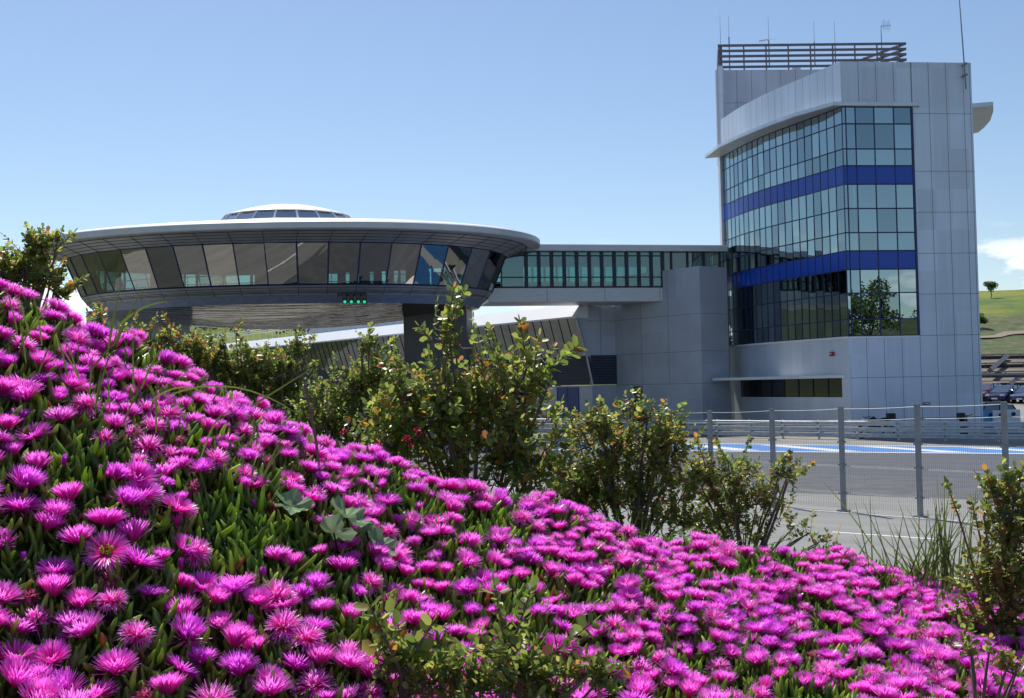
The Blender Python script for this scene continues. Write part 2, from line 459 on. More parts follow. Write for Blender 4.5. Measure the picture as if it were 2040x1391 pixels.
r2 = n.new('ShaderNodeValToRGB'); r2.color_ramp.elements[0].position = 0.40; r2.color_ramp.elements[1].position = 0.66
r2.color_ramp.elements[0].color = (0.065, 0.115, 0.025, 1); r2.color_ramp.elements[1].color = (0.17, 0.145, 0.085, 1)
l.new(z1.outputs['Fac'], r1.inputs['Fac']); l.new(z2.outputs['Fac'], r2.inputs['Fac'])
sp = n.new('ShaderNodeSeparateXYZ'); l.new(t.outputs['Object'], sp.inputs[0])
ad = n.new('ShaderNodeMath'); ad.operation = 'MULTIPLY_ADD'; ad.inputs[1].default_value = 26.0; l.new(z1.outputs['Fac'], ad.inputs[0]); l.new(sp.outputs['Y'], ad.inputs[2])
mr = n.new('ShaderNodeMapRange'); mr.inputs['From Min'].default_value = 160; mr.inputs['From Max'].default_value = 166; l.new(ad.outputs[0], mr.inputs['Value'])
mx = n.new('ShaderNodeMixRGB'); l.new(mr.outputs[0], mx.inputs[0]); l.new(r2.outputs[0], mx.inputs[1]); l.new(r1.outputs[0], mx.inputs[2])
lx = n.new('ShaderNodeMapRange'); lx.inputs['From Min'].default_value = -70; lx.inputs['From Max'].default_value = -110; l.new(sp.outputs['X'], lx.inputs['Value'])
wd = n.new('ShaderNodeMixRGB'); wd.inputs['Color2'].default_value = (0.040, 0.050, 0.020, 1); l.new(lx.outputs[0], wd.inputs[0]); l.new(mx.outputs[0], wd.inputs[1]); mx = wd
m3 = n.new('ShaderNodeMixRGB'); m3.blend_type = 'OVERLAY'; m3.inputs[0].default_value = 0.5
l.new(mx.outputs[0], m3.inputs[1]); l.new(z2.outputs['Fac'], m3.inputs[2])
l.new(m3.outputs[0], b.inputs['Base Color'])
bp = n.new('ShaderNodeBump'); bp.inputs['Strength'].default_value = 0.8; bp.inputs['Distance'].default_value = 0.6
l.new(z2.outputs['Fac'], bp.inputs['Height']); l.new(bp.outputs[0], b.inputs['Normal'])
o = link('hills', bulk_mesh('hills', V, np.array(Fq), smooth=True), hm); tag(o, kind='structure')
# dirt path climbing the hill
mb = MB(); pp = [(52, 131), (60, 133.5), (66, 137), (74, 139), (84, 142)]
prev = None
for i in range(41):
    tt = i / 40 * 4; k = min(3, int(tt)); f = tt - k
    x = pp[k][0] * (1 - f) + pp[k + 1][0] * f; y = pp[k][1] * (1 - f) + pp[k + 1][1] * f + 0.5 * math.sin(i * 0.6)
    cur = ((x, y - 0.9, hill_z(x, y - 0.9) + 0.15), (x, y + 0.9, hill_z(x, y + 0.9) + 0.15))
    if prev: mb.quad(prev[0], cur[0], cur[1], prev[1])
    prev = cur
o = mb.build('dirt_path', mat('dirt', (0.26, 0.21, 0.15), 0.95)); tag(o, kind='structure')

# ================================================================ CONTROL TOWER
ctl = [(20.58, 66.0), (19.95, 67.6), (19.32, 69.15), (18.66, 70.75), (17.95, 72.45), (17.28, 74.35), (16.60, 76.8), (15.95, 80.2)]
def spline(pts, n):
    P = [Vector(p) for p in pts]; P = [P[0] * 2 - P[1]] + P + [P[-1] * 2 - P[-2]]
    out = []
    for i in range(1, len(P) - 2):
        for k in range(20):
            t = k / 20
            out.append(0.5 * ((2 * P[i]) + (P[i + 1] - P[i - 1]) * t + (2 * P[i - 1] - 5 * P[i] + 4 * P[i + 1] - P[i + 2]) * t * t + (3 * P[i] - P[i - 1] - 3 * P[i + 1] + P[i + 2]) * t ** 3))
    out.append(P[-2])
    d = [0]
    for i in range(1, len(out)): d.append(d[-1] + (out[i] - out[i - 1]).length)
    res = []; j = 0
    for k in range(n + 1):
        s = d[-1] * k / n
        while j < len(d) - 2 and d[j + 1] < s: j += 1
        f = (s - d[j]) / max(1e-9, d[j + 1] - d[j]); p = out[j].lerp(out[j + 1], min(1, f)); res.append((p.x, p.y))
    return res
NC = 20
curve = spline(ctl, NC)                       # corner -> rear left
cv = curve[::-1]                               # rear left -> corner (outer side to the right of travel)
FC, FR = (20.58, 66.0), (29.0, 66.84)
BL, BR_ = (15.95, 80.6), (30.9, 82.0)
def lerp2(a, b, t): return (a[0] + (b[0] - a[0]) * t, a[1] + (b[1] - a[1]) * t)
FL = math.hypot(FR[0] - FC[0], FR[1] - FC[1])
GX = 4.52 / FL                                # glazed part of the front face
PW = 1.155 / FL
FG = lerp2(FC, FR, GX)

tw = thing('control_tower', 'tall grey panelled control tower with curved glass side and two blue bands', 'building', (23.0, 73.0, 0.0))
def joints(mb, a, b, z0, z1, us, zs_, w=0.026, off=0.004, mi=1):
    for u in us:
        p = lerp2(a, b, u); L = math.hypot(b[0] - a[0], b[1] - a[1]); dx, dy = (b[0] - a[0]) / L * w / 2, (b[1] - a[1]) / L * w / 2
        mb.wall((p[0] - dx, p[1] - dy), (p[0] + dx, p[1] + dy), z0, z1, 0.02, mi, off)
    for z in zs_:
        mb.wall(a, b, z - w / 2, z + w / 2, 0.02, mi, off - 0.002)
ZJ = [1.07, 3.6, 6.13, 8.68, 11.2, 13.75, 16.3, 19.9]
ZT = 23.12
# front walls
w = MB()
w.wall(FG, FR, 0, ZT, 0.3)
w.wall(FC, FG, 0, 6.13, 0.3); w.wall(FC, FG, 20.57, ZT, 0.3)
seams = [GX + 0.02 * PW + PW * k for k in range(0, 5)]
joints(w, FC, FR, 0.02, ZT, [u for u in (GX + PW * 0.98 * k for k in (0.03, 1, 2, 3)) if u < 0.99] + [0.985], [])
joints(w, FG, FR, 0, 1, [], [z for z in ZJ])
UF = [1 - PW * 0.98 * k / GX for k in (1, 2, 3)]
joints(w, FC, FG, 0.02, 6.12, UF, [3.6, 1.07])
joints(w, FC, FG, 20.6, ZT, UF + [0.999], [])
w.build('front_wall', [M['panel'], M['joint']], tw)
w = MB(); w.wall(FR, BR_, 0, ZT, 0.3)
w.wall(BR_, (29.5, 88.5), 0, 27.3, 0.3); w.wall((29.5, 88.5), (18.2, 87.5), 0, 27.3, 0.3); w.wall((18.2, 87.5), BL, 0, 27.3, 0.3)
w.build('side_wall', M['panel'], tw)
# curved walls: parapet and base
def cwall(mb, z0, z1, off=0.0, th=0.25, mi=0, i0=0, i1=None):
    i1 = NC if i1 is None else i1
    for i in range(i0, i1): mb.wall(cv[i], cv[i + 1], z0, z1, th, mi, off)
w = MB(); cwall(w, 20.57, ZT, 0.0)
for i in range(1, NC): 
    a, b2 = cv[i - 1], cv[i]; joints(w, a, b2, 20.6, ZT, [0.99], [], 0.012, 0.003)
w.build('parapet', [M['panel2'], M['joint']], tw, smooth=False)
w = MB(); cwall(w, 0, 2.42); cwall(w, 3.62, 6.13)
cwall(w, 2.42, 3.62, 0, 0.25, 0, 0, 3); w.wall(cv[NC - 1], cv[NC], 2.42, 3.62, 0.25)
w.build('curved_base_wall', [M['panel2'], M['joint']], tw)
# ground floor ribbon window, set back
for i in range(3, NC - 1):
    m_ = MB(); m_.wall(cv[i], cv[i + 1], 2.42, 3.62, 0.02, 0, -0.14)
    pn = m_.build('window_pane', M['gL'], tw)
for i in range(3, NC - 1, 2):
    fr = MB(); joints(fr, cv[i], cv[i + 1], 2.42, 3.62, [0.02], [], 0.05, -0.10, 0)
    fr.build('ribbon_window_mullion', M['dark'], tw)
# curtain wall
rows = [(6.16, 7.18, 'g'), (7.18, 8.79, 'g'), (8.79, 10.24, 'g'), (10.24, 11.39, 'b'), (11.39, 12.51, 'g'), (12.51, 14.0, 'g'), (14.0, 15.5, 'g'),
        (15.5, 16.65, 'b'), (16.65, 17.69, 'g'), (17.69, 19.25, 'g'), (19.25, 20.3, 'g')]
cells = [(lerp2(FC, FG, u0), lerp2(FC, FG, u1), 'front') for u0, u1 in ((0.0, 0.055), (0.055, 0.19), (0.19, 0.455), (0.455, 0.735), (0.735, 1.0))]
cells += [(cv[i], cv[i + 1], 'curve') for i in range(NC - 1, -1, -1)]
rest = MB(); npane = 0; GV = ('gT', 'gT', 'gT2', 'gT3')
prnd = random.Random(5)
def pane_mb(mb, a, b2, z0, z1, tilt, yaw):
    """a pane hung a few millimetres out of true, as real ones are"""
    L = math.hypot(b2[0] - a[0], b2[1] - a[1]); nx_, ny_ = (b2[1] - a[1]) / L, -(b2[0] - a[0]) / L
    q = []
    for p, s in ((a, -1), (b2, 1)):
        for z, tz in ((z0, -1), (z1, 1)):
            o_ = -0.012 + tilt * tz + yaw * s; q.append((p[0] + nx_ * o_, p[1] + ny_ * o_, z))
    mb.quad(q[0], q[2], q[3], q[1])
for (a, b2, side) in cells:
    for (z0, z1, kd) in rows:
        if kd == 'b': continue
        area_near = side == 'front' or npane < 100
        tl, yw = prnd.gauss(0, 0.0035), prnd.gauss(0, 0.0022)
        if npane < 99:
            m_ = MB(); pane_mb(m_, a, b2, z0, z1, tl, yw); m_.build('window_pane', M[prnd.choice(GV)], tw)
            npane += 1
        else:
            pane_mb(rest, a, b2, z0, z1, tl, yw); rest.m[-1] = prnd.choice((0, 0, 1, 2))
o = rest.build('window_panes', [M['gT'], M['gT2'], M['gT3']], tw); o['kind'] = 'stuff'
for z0, z1, nm in ((10.24, 11.39, 'blue_band'), (15.5, 16.65, 'blue_band')):
    m_ = MB(); m_.wall(FC, FG, z0, z1, 0.08, 0, 0.0)
    for i in range(NC): m_.wall(cv[i], cv[i + 1], z0, z1, 0.08, 0, 0.0)
    for i in range(NC): joints(m_, cv[i], cv[i + 1], z0, z1, [0.01], [], 0.03, 0.004, 1)
    joints(m_, FC, FG, z0, z1, [0.19, 0.455, 0.735], [], 0.03, 0.004, 1)
    m_.build(nm, [M['blue'], M['bluefr']], tw)
fr = MB()
for k, (a, b2, side) in enumerate(cells):
    joints(fr, a, b2, 6.13, 20.3, [0.0 if side == 'front' else 0.99], [], 0.06 if side == 'front' else 0.03, 0.02, 0)
for z in [r_[0] for r_ in rows] + [20.3]:
    fr.wall(FC, FG, z - 0.035, z + 0.035, 0.06, 0, 0.035)
    for i in range(NC): fr.wall(cv[i], cv[i + 1], z - 0.03, z + 0.03, 0.06, 1 if False else 0, 0.028)
joints(fr, FC, FG, 6.13, 20.3, [0.995], [], 0.14, 0.03, 0)
fr.build('mullions', M['bluefr'], tw)
s_ = MB(); s_.wall(FC, FG, 6.02, 6.13, 0.3, 0, 0.05)
for i in range(NC): s_.wall(cv[i], cv[i + 1], 6.03, 6.14, 0.3, 0, 0.16)
s_.build('sill', M['white'], tw)
# floors and core inside
it = MB(); inpoly = [(c[0] + 0.35, c[1] + 0.25) for c in cv] + [(29.0 - 0.4, 67.3), (30.3, 81.5), (16.6, 81.0)]
for z in (0.3, 5.6, 10.4, 15.6, 20.4): it.slab(inpoly, z, z + 0.5)
it.build('floor_slab', M['interl'], tw)
it = MB(); it.box((24.5, 75.5, 10.4), (8.5, 6.5, 20.6)); it.build('lift_core', M['interl'], tw)
it = MB(); it.tube([(21.75, 67.1, 0.3), (21.75, 67.1, 20.6)], 0.32, 14); it.build('column', M['white'], tw, smooth=True)
it = MB(); it.slab([(c[0] + 0.26, c[1] + 0.1) for c in cv] + [(28.8, 67.1), (30.6, 82.0), (16.2, 80.6)], 21.9, 22.1); it.build('flat_roof', M['concrete'], tw)
# canopy sweeping round the top
zc = 20.32
tip = atz(1404, 316, zc); outer = [(tip.x, tip.y)]
for u, v in ((1430, 296), (1470, 277), (1520, 256), (1580, 234), (1625, 221), (1660, 211)):
    q = atz(u, v, zc); outer.append((q.x, q.y))
q = atz(1832, 212, zc); outer.append((q.x, q.y))
inner = [(c[0] + 0.1, c[1] + 0.05) for c in cv] + [(q.x, FG[1] + 0.45)]
inner = inner[::-1]
cp = MB(); cp.slab(outer + inner, zc, zc + 0.05, 0); cp.slab(outer + inner, zc + 0.05, zc + 0.26, 1); cp.build('canopy', [M['ribs'], M['panel2']], tw)
cp = MB(); cpl = [(29.0, 66.9)]
for u, v in ((1979, 211), (1979, 222), (1973, 240), (1961, 254), (1949, 264)):
    q = atz(u, v, zc); cpl.append((q.x, q.y))
cpl += [(29.6, 78.0), (29.5, 70)]
cp.slab(cpl, zc, zc + 0.26); cp.build('side_canopy', M['panel2'], tw)
# end fin, low canopy
fn = MB(); q = cv[0]; fn.box((q[0] - 0.02, q[1] + 0.15, 10.3), (0.34, 0.5, 20.6), 0.1); fn.build('end_fin', M['rearpanel'], tw)
lc = MB()
# straight outer edge from the corner to the link block, inner edge on the curved wall
lc.slab([(13.95, 75.55), (20.42, 66.3)] + [cv[i] for i in range(NC - 1, 3, -1)] + [(15.4, 76.9)], 3.62, 3.80)
lc.build('low_canopy', M['white_metal'], tw)
# rear block with its panels
RL, RRt = (15.95, 81.6), (30.75, 82.3)
w = MB(); w.wall(RL, RRt, 20.0, 27.28, 0.3)
us = [0.03] + [0.03 + 0.077 * k for k in range(1, 13)]
joints(w, RL, RRt, 20.0, 27.28, us, [24.75, 22.2])
w.wall((18.4, 88.0), RL, 20, 27.28, 0.3); w.wall(RRt, (28.0, 88.6), 20, 27.28, 0.3)
w.slab([(16.3, 81.9), (30.5, 82.5), (28.0, 88.4), (18.5, 87.8)], 26.3, 26.5)
w.build('rear_block', [M['rearpanel'], M['joint']], tw)
# roof louvre screen
lv = MB()
SR, SL, SB = (30.75, 82.2), (16.2, 81.8), (26.6, 90.2)
for k in range(5):
    zt = 29.32 - k * 0.415
    lv.wall(SL, SR, zt - 0.19, zt, 0.06); lv.wall(SR, SB, zt - 0.19, zt, 0.06); lv.wall((17.1, 87.0), SL, zt - 0.19, zt, 0.06)
for i in range(9):
    p = lerp2(SL, SR, 0.02 + i * 0.118); lv.box((p[0], p[1] + 0.14, 28.2), (0.09, 0.12, 2.2))
for i in range(5):
    p = lerp2(SR, SB, 0.06 + i * 0.2); lv.box((p[0] - 0.15, p[1], 28.2), (0.12, 0.12, 2.2))
for i in range(4):
    p = lerp2(SL, (17.1, 87.0), 0.03 + i * 0.2); lv.box((p[0] + 0.14, p[1], 28.2), (0.12, 0.12, 2.2))
lv.build('louvre_screen', M['brise'], tw)
b_ = MB()
b_.tube([(22.6, 83.5, 27.2), (22.6, 83.5, 27.9)], 0.35, 12); b_.build('roof_vent', M['rearpanel'], tw)
q = at(1845, 804, 66.55); b_ = MB(); b_.box((q.x, q.y - 0.12, q.z), (0.42, 0.03, 0.14), 0.1); 
b_.box((q.x, q.y - 0.14, q.z), (0.3, 0.03, 0.05), 0.1, 1); b_.build('name_plate', [M['bluefr'], M['white']], tw)

# alarm box on the curved base
ab = thing('alarm_box', 'small red alarm box on the curved base of the tower', 'alarm')
q = at(1659, 705, 67.0)
k = min(range(NC), key=lambda i: abs(cv[i][0] / cv[i][1] - q.x / q.y)); p = cv[k]
ang = math.atan2(cv[k][1] - cv[k + 1][1], cv[k][0] - cv[k + 1][0])
ab.location = (0, 0, 0)
m_ = MB(); m_.box((p[0] - 0.12, p[1] - 0.03, q.z), (0.34, 0.12, 0.28), ang); m_.build('case', M['red'], ab, bevel=0.02)
m_ = MB(); m_.box((p[0] - 0.2, p[1] - 0.06, q.z + 0.02), (0.14, 0.06, 0.06), ang); m_.build('sounder', M['white'], ab)

# antennas on the roof
def antenna(u0, v0, v1, Y, label, r=0.018, mast=None, extra=None, lean=0.0, name='roof_antenna'):
    top = at(u0, v0, Y); bot = at(u0 + lean, v1, Y); bot.x = top.x + lean / F_PX * Y
    a = thing(name, label, 'antenna', bot, 'whip antennas on the tower roof' if extra is None else None)
    m_ = MB(); m_.tube([bot, bot.lerp(top, 0.5), top], [r * 1.2, r, r * 0.6], 5); m_.build('whip', M['post'], a)
    if mast: m_ = MB(); m_.tube([bot, bot.lerp(top, mast)], r * 2.6, 6); m_.build('mast', M['post'], a)
    return a, top, bot
antenna(1434, 30, 142, 82.6, 'thin whip antenna at the left corner of the louvre screen')
antenna(1451, 32, 142, 83.5, 'whip antenna with a thicker lower mast beside the left corner', mast=0.62)
antenna(1621, 42, 130, 83.0, 'short whip antenna above the middle of the louvre screen', mast=0.52)
antenna(1662, 42, 130, 83.0, 'whip antenna just left of the parapet corner', mast=0.5)
a, top, bot = antenna(1530, 35, 130, 83.0, 'mast with a small white horizontal radar arm on the roof', mast=0.52, extra=1)
z_ = at(1530, 80, 83).z
m_ = MB(); m_.tube([(top.x - 0.75, 83, z_ - 0.08), (top.x - 0.05, 83, z_ + 0.02)], 0.06, 6); m_.tube([(top.x, 83, z_ + 0.02), (top.x + 0.6, 83, z_ + 0.08)], 0.015, 5); m_.build('radar_arm', M['white'], a)
a, top, bot = antenna(1755, 50, 100, 84.0, 'television aerial with a row of cross elements on a mast', r=0.035, extra=1)
m_ = MB(); m_.tube([top + Vector((0, 0, -0.1)), top + Vector((0.9, 0.4, 0.1))], 0.02, 5)
for k in range(7):
    c_ = top + Vector((0.12 * k + 0.1, 0.05 * k, 0)); hgt = 0.28 + 0.10 * (k % 3)
    m_.tube([c_ + Vector((0, 0, -hgt)), c_ + Vector((0, 0, hgt))], 0.012, 4)
m_.build('elements', M['wire'], a)
a, top, bot = antenna(1908, -45, 178, 66.45, 'long tall whip antenna bracketed to the right front parapet', r=0.04, extra=1, lean=9)
m_ = MB(); m_.box((bot.x, bot.y + 0.1, bot.z + 0.9), (0.2, 0.4, 0.1)); m_.box((bot.x, bot.y + 0.1, bot.z + 1.6), (0.2, 0.4, 0.1)); m_.build('bracket', M['post'], a)

# ================================================================ SAUCER BUILDING OVER THE TRACK
SC = (-15.4, 75.2); SA, SBx = 17.5, 11.3; SROT = R(-2)
def ell(t, ia, ib):
    n_ = 2.15; c_, s_2 = math.cos(t), math.sin(t)
    x = (SA - ia) * math.copysign(abs(c_) ** (2 / n_), c_); y = (1.0 if s_2 < 0 else 0.74) * (SBx - ib) * math.copysign(abs(s_2) ** (2 / n_), s_2)
    return (SC[0] + x * math.cos(SROT) - y * math.sin(SROT), SC[1] + x * math.sin(SROT) + y * math.cos(SROT))
def ring(mb, prof, n=144, mi=None, t0=0, t1=2 * math.pi):
    """prof: list of (inset_a, inset_b, z); outward-facing skin from first to last going up the outside"""
    rows_ = [[(*ell(t0 + (t1 - t0) * k / n, ia, ib), z) for k in range(n + 1)] for ia, ib, z in prof]
    for j in range(len(prof) - 1):
        for k in range(n):
            mb.quad(rows_[j][k], rows_[j][k + 1], rows_[j + 1][k + 1], rows_[j + 1][k], 0 if mi is None else mi[j])
sa = thing('saucer_pavilion', 'oval flying saucer shaped pavilion on columns spanning the track', 'building', (SC[0], SC[1], 0))
ZGT, ZGB, ZCB = 12.50, 10.05, 8.93
GTI, GBI, CBI = (2.4, 1.25), (3.4, 2.35), (3.9, 2.9)
mb = MB(); ring(mb, [(0.9, 0.45, 13.10), (0.06, 0.06, 13.14), (0.0, 0.0, 13.2), (0.0, 0.0, 13.54)]); mb.build('roof_edge', M['fascia'], sa, smooth=True)
mb = MB(); ring(mb, [(0.0, 0.0, 13.54), (0.10, 0.10, 13.62), (0.8, 0.7, 13.80), (3.2, 2.4, 14.12), (6.5, 4.6, 14.5), (10.5, 6.8, 14.80), (16.9, 10.9, 14.95)])
mb.build('roof', M['white'], sa, smooth=True)
# ribbed cladding above and below the glass
def rib_prof(i0, z0, i1, z1, nr, d=0.05):
    pr = []
    for k in range(nr):
        for f, o_ in ((0.0, 0.0), (0.80, 0.0), (0.84, d), (0.96, d)):
            t = (k + f) / nr
            pr.append((i0[0] + (i1[0] - i0[0]) * t + o_, i0[1] + (i1[1] - i0[1]) * t + o_, z0 + (z1 - z0) * t))
    pr.append((i1[0], i1[1], z1)); return pr
mb = MB(); ring(mb, rib_prof(GTI, ZGT, (0.95, 0.5), 13.10, 4), mi=[0, 0, 1, 0] * 4); mb.build('upper_cladding', [M['ribs'], M['dark']], sa)
mb = MB(); ring(mb, rib_prof(CBI, 9.42, GBI, ZGB - 0.04, 4), mi=[0, 0, 1, 0] * 4); mb.build('lower_cladding', [M['ribs'], M['dark']], sa)
mb = MB(); ring(mb, [(CBI[0] + 0.45, CBI[1] + 0.4, ZCB), (CBI[0] + 0.05, CBI[1] + 0.05, 9.42)]); mb.build('bottom_rim', mat('bottom_rim_metal', (0.27, 0.30, 0.40), 0.45, 0.5), sa, smooth=True)
pb = []
for k in range(13):
    t = k / 12; pb.append((CBI[0] + 0.45 + (SA - CBI[0] - 0.5) * t * 0.999, CBI[1] + 0.4 + (SBx - CBI[1] - 0.45) * t * 0.999, ZCB - 1.12 * math.sin(t * math.pi / 2)))
mb = MB(); ring(mb, pb[::-1]); mb.build('soffit', M['belly'], sa, smooth=True)
# windows
NW = 40; ts = [2 * math.pi * (k + 0.35) / NW for k in range(NW + 1)]
# even spacing by arc
tt_ = np.linspace(0, 2 * math.pi, 2001); P_ = np.array([ell(t, *GTI) for t in tt_]); dl = np.r_[0, np.cumsum(np.hypot(*np.diff(P_, axis=0).T))]
ts = np.interp(np.linspace(0, dl[-1], NW + 1), dl, tt_)
mul_ = MB()
for k in range(NW):
    a0 = (*ell(ts[k], *GBI), ZGB); a1 = (*ell(ts[k + 1], *GBI), ZGB); b0 = (*ell(ts[k], *GTI), ZGT); b1 = (*ell(ts[k + 1], *GTI), ZGT)
    m_ = MB(); jx, jy = prnd.gauss(0, .02), prnd.gauss(0, .02)
    m_.quad((a0[0], a0[1] + jx, a0[2]), (a1[0], a1[1] - jx, a1[2]), (b1[0], b1[1] + jy - jx, b1[2]), (b0[0], b0[1] + jy + jx, b0[2])); m_.build('window', M[prnd.choice(('gD', 'gD2', 'gD3', 'gD'))], sa)
    mul_.tube([a0, b0], 0.055, 4)
    mul_.tube([a0, a1], 0.05, 4); mul_.tube([b0, b1], 0.05, 4)
mul_.build('window_frame', M['bluefr'], sa)
sm_ = MB()
for k in range(NW):
    sm_.tube([(*ell(ts[k], CBI[0] - .02, CBI[1] - .02), 9.42), (*ell(ts[k], GBI[0] - .02, GBI[1] - .02), ZGB)], 0.014, 4)
    sm_.tube([(*ell(ts[k], GTI[0] - .02, GTI[1] - .02), ZGT), (*ell(ts[k], 0.93, 0.48), 13.1)], 0.014, 4)
o = sm_.build('cladding_seams', M['dark'], sa); o['kind'] = 'stuff'
# interior: floor, ceiling, rail, core and seats
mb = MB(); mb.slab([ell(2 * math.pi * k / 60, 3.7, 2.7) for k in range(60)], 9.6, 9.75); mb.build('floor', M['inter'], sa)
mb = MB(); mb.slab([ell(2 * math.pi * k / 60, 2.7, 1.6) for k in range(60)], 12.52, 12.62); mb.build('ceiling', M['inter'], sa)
mb = MB()
for z in (10.25, 10.75):
    pts = [(*ell(2 * math.pi * k / 80, 4.0, 3.0), z) for k in range(81)]; mb.tube(pts, 0.025, 4, cap=False)
for k in range(40): p = ell(2 * math.pi * k / 40, 4.0, 3.0); mb.tube([(*p, 9.75), (*p, 10.75)], 0.02, 4)
mb.build('railing', M['dark'], sa)
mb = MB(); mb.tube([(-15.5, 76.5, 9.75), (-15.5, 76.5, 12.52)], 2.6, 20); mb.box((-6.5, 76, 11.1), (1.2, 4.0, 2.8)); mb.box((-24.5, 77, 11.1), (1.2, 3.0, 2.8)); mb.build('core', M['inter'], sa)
for k in range(26):
    p = ell(2 * math.pi * k / 26 + 0.1, 3.9, 2.9); 
    m_ = MB(); m_.tube([(*p, 9.75), (*p, 12.52)], 0.09, 6); m_.build('inner_post', M['dark'], sa)
for k, (x, y) in enumerate([(-10.6 + 0.75 * i, 67.6 + 0.05 * i) for i in range(5)] + [(-5.4, 68.6), (-4.7, 69.0)]):
    ch = MB(); ch.box((x, y + 0.25, 10.2), (0.5, 0.5, 0.12)); ch.box((x, y, 10.55), (0.52, 0.1, 0.75)); ch.tube([(x, y + 0.25, 9.75), (x, y + 0.25, 10.2)], 0.04, 6)
    o = ch.build('seat', M['black'], None, bevel=0.04)
    o['category'] = 'chair'; o['group'] = 'chairs behind the saucer windows'
    o['label'] = 'dark chair inside the saucer pavilion, %s from the left behind its windows' % ['first', 'second', 'third', 'fourth', 'fifth', 'sixth', 'last'][k]
    o.name = 'office_chair'
# roof lantern
DC = (-15.6, 75.6)
def circ(r, z, n=48): return [(DC[0] + r * 1.0 * math.cos(2 * math.pi * k / n), DC[1] + r * 0.85 * math.sin(2 * math.pi * k / n), z) for k in range(n + 1)]
def rings(mb, prof, n=48):
    rr = [circ(r, z, n) for r, z in prof]
    for j in range(len(prof) - 1):
        for k in range(n): mb.quad(rr[j][k], rr[j][k + 1], rr[j + 1][k + 1], rr[j + 1][k])
ln_ = MB(); rings(ln_, [(4.4, 15.66), (3.9, 15.86), (3.0, 16.12), (2.0, 16.34), (1.0, 16.47), (0.01, 16.52)])
l2 = MB(); rings(l2, [(5.0, 14.6), (5.0, 14.98)]); l2.build('lantern_kerb', M['white'], sa, smooth=True)
ln_.build('lantern_cap', M['white'], sa, smooth=True)
n_ = 20
c0, c1 = circ(5.0, 14.95, n_), circ(4.25, 15.68, n_)
mm = MB()
for k in range(n_):
    m_ = MB(); m_.quad(c0[k], c0[k + 1], c1[k + 1], c1[k]); m_.build('lantern_window', M['gR'], sa)
    mm.tube([c0[k], c1[k]], 0.07, 4); mm.tube([c1[k], c1[k + 1]], 0.06, 4); mm.tube([c0[k], c0[k + 1]], 0.06, 4)
mm.build('lantern_frame', M['white'], sa)
# columns
x0 = at(803, 640, 73).x; x1 = at(929, 640, 73).x
mb = MB(); mb.slab([(x0, 73), (x1, 73), (x1 + 0.3, 76.5), (x0 + 0.3, 76.5)], 0, 9.2); mb.build('column', M['col_dk'], sa, bevel=0.15)
mb = MB(); x0 = at(170, 640, 76).x; x1 = at(325, 640, 76).x
mb.slab([(x0, 76), (x1, 76), (x1 + 0.9, 79.5), (x0 + 0.9, 79.5)], 0, 9.4); mb.build('column', M['concrete'], sa, bevel=0.15)

# start lights hung on the saucer
sl = thing('start_light', 'black beam with four green start lights hung under the saucer rim', 'traffic light', at(705, 592, 66.0))
q0, q1 = at(672, 587, 66.1), at(730, 588, 66.1)
m_ = MB(); m_.box(((q0.x + q1.x) / 2, 66.1, q0.z), (q1.x - q0.x, 0.3, 0.26)); m_.build('beam', M['dark'], sl, bevel=0.03)
for u in (687, 700, 714, 726):
    q = at(u, 596, 65.85)
    m_ = MB(); m_.box((q.x, q.y, q.z + 0.03), (0.27, 0.22, 0.62)); hd = m_.build('lamp_head', M['black'], sl, bevel=0.03)
    ql = at(u, 601.5, 65.7)
    m_ = MB(); m_.tube([(ql.x, 65.70, ql.z), (ql.x, 65.76, ql.z)], 0.09, 14); m_.build('green_lens', M['green_l'], hd)
    m_ = MB(); m_.tube([(ql.x, 65.70, ql.z + 0.31), (ql.x, 65.76, ql.z + 0.31)], 0.1, 14); m_.build('red_lens', mat('unlit_red_lens', (0.06, 0.005, 0.008), 0.3), hd)

# ================================================================ BRIDGE
br = thing('footbridge', 'enclosed glazed footbridge linking the saucer pavilion to the tower', 'bridge', (4.8, 77, 0))
BA, BB, BC = (-1.6, 75.95), (11.05, 78.2), (15.9, 79.06)
def bd(t): return (BA[0] + (BB[0] - BA[0]) * t, BA[1] + (BB[1] - BA[1]) * t)
bx, by = 12.65 / 12.85, 2.25 / 12.85; pn_ = (-by, bx)
back = lambda p, d: (p[0] + pn_[0] * d, p[1] + pn_[1] * d)
m_ = MB(); m_.slab([BA, BB, back(BB, 3.8), back(BA, 3.8)], 9.46, 10.44)
joints(m_, BA, BB, 9.47, 10.43, [0.33, 0.66, 0.98], [], 0.03); m_.build('deck', [M['metal'], M['joint']], br)
m_ = MB(); m_.slab([(BA[0] + 1.2, BA[1] - 0.35), (BC[0], BC[1] - 0.35), back(BC, 4.2), back(BA, 4.2)], 13.06, 13.42); m_.build('roof', M['fascia'], br)
m_ = MB(); m_.slab([(BA[0] + 1.2, BA[1] - 0.38), (BC[0], BC[1] - 0.38), back(BC, 4.25), back(BA, 4.25)], 13.42, 13.50); m_.build('roof_top', M['white'], br)
edges = [0.075, 0.215] + [0.215 + 0.0718 * k for k in range(1, 12)]
for i in range(len(edges) - 1):
    p, q = bd(edges[i]), bd(min(1, edges[i + 1]))
    m_ = MB(); m_.wall(p, q, 10.46, 13.05, 0.02, 0, -0.05); m_.build('window', M['gB'], br)
fr = MB()
for i, e in enumerate(edges):
    p = bd(min(1, e)); fr.box((p[0], p[1] + 0.02, 11.75), (0.24 if i > 0 else 0.1, 0.16, 2.62), 0.176)
    if i > 0: p = back(bd(min(1, e + 0.02)), 3.7); fr.box((p[0], p[1], 11.75), (0.16, 0.12, 2.62), 0.176)
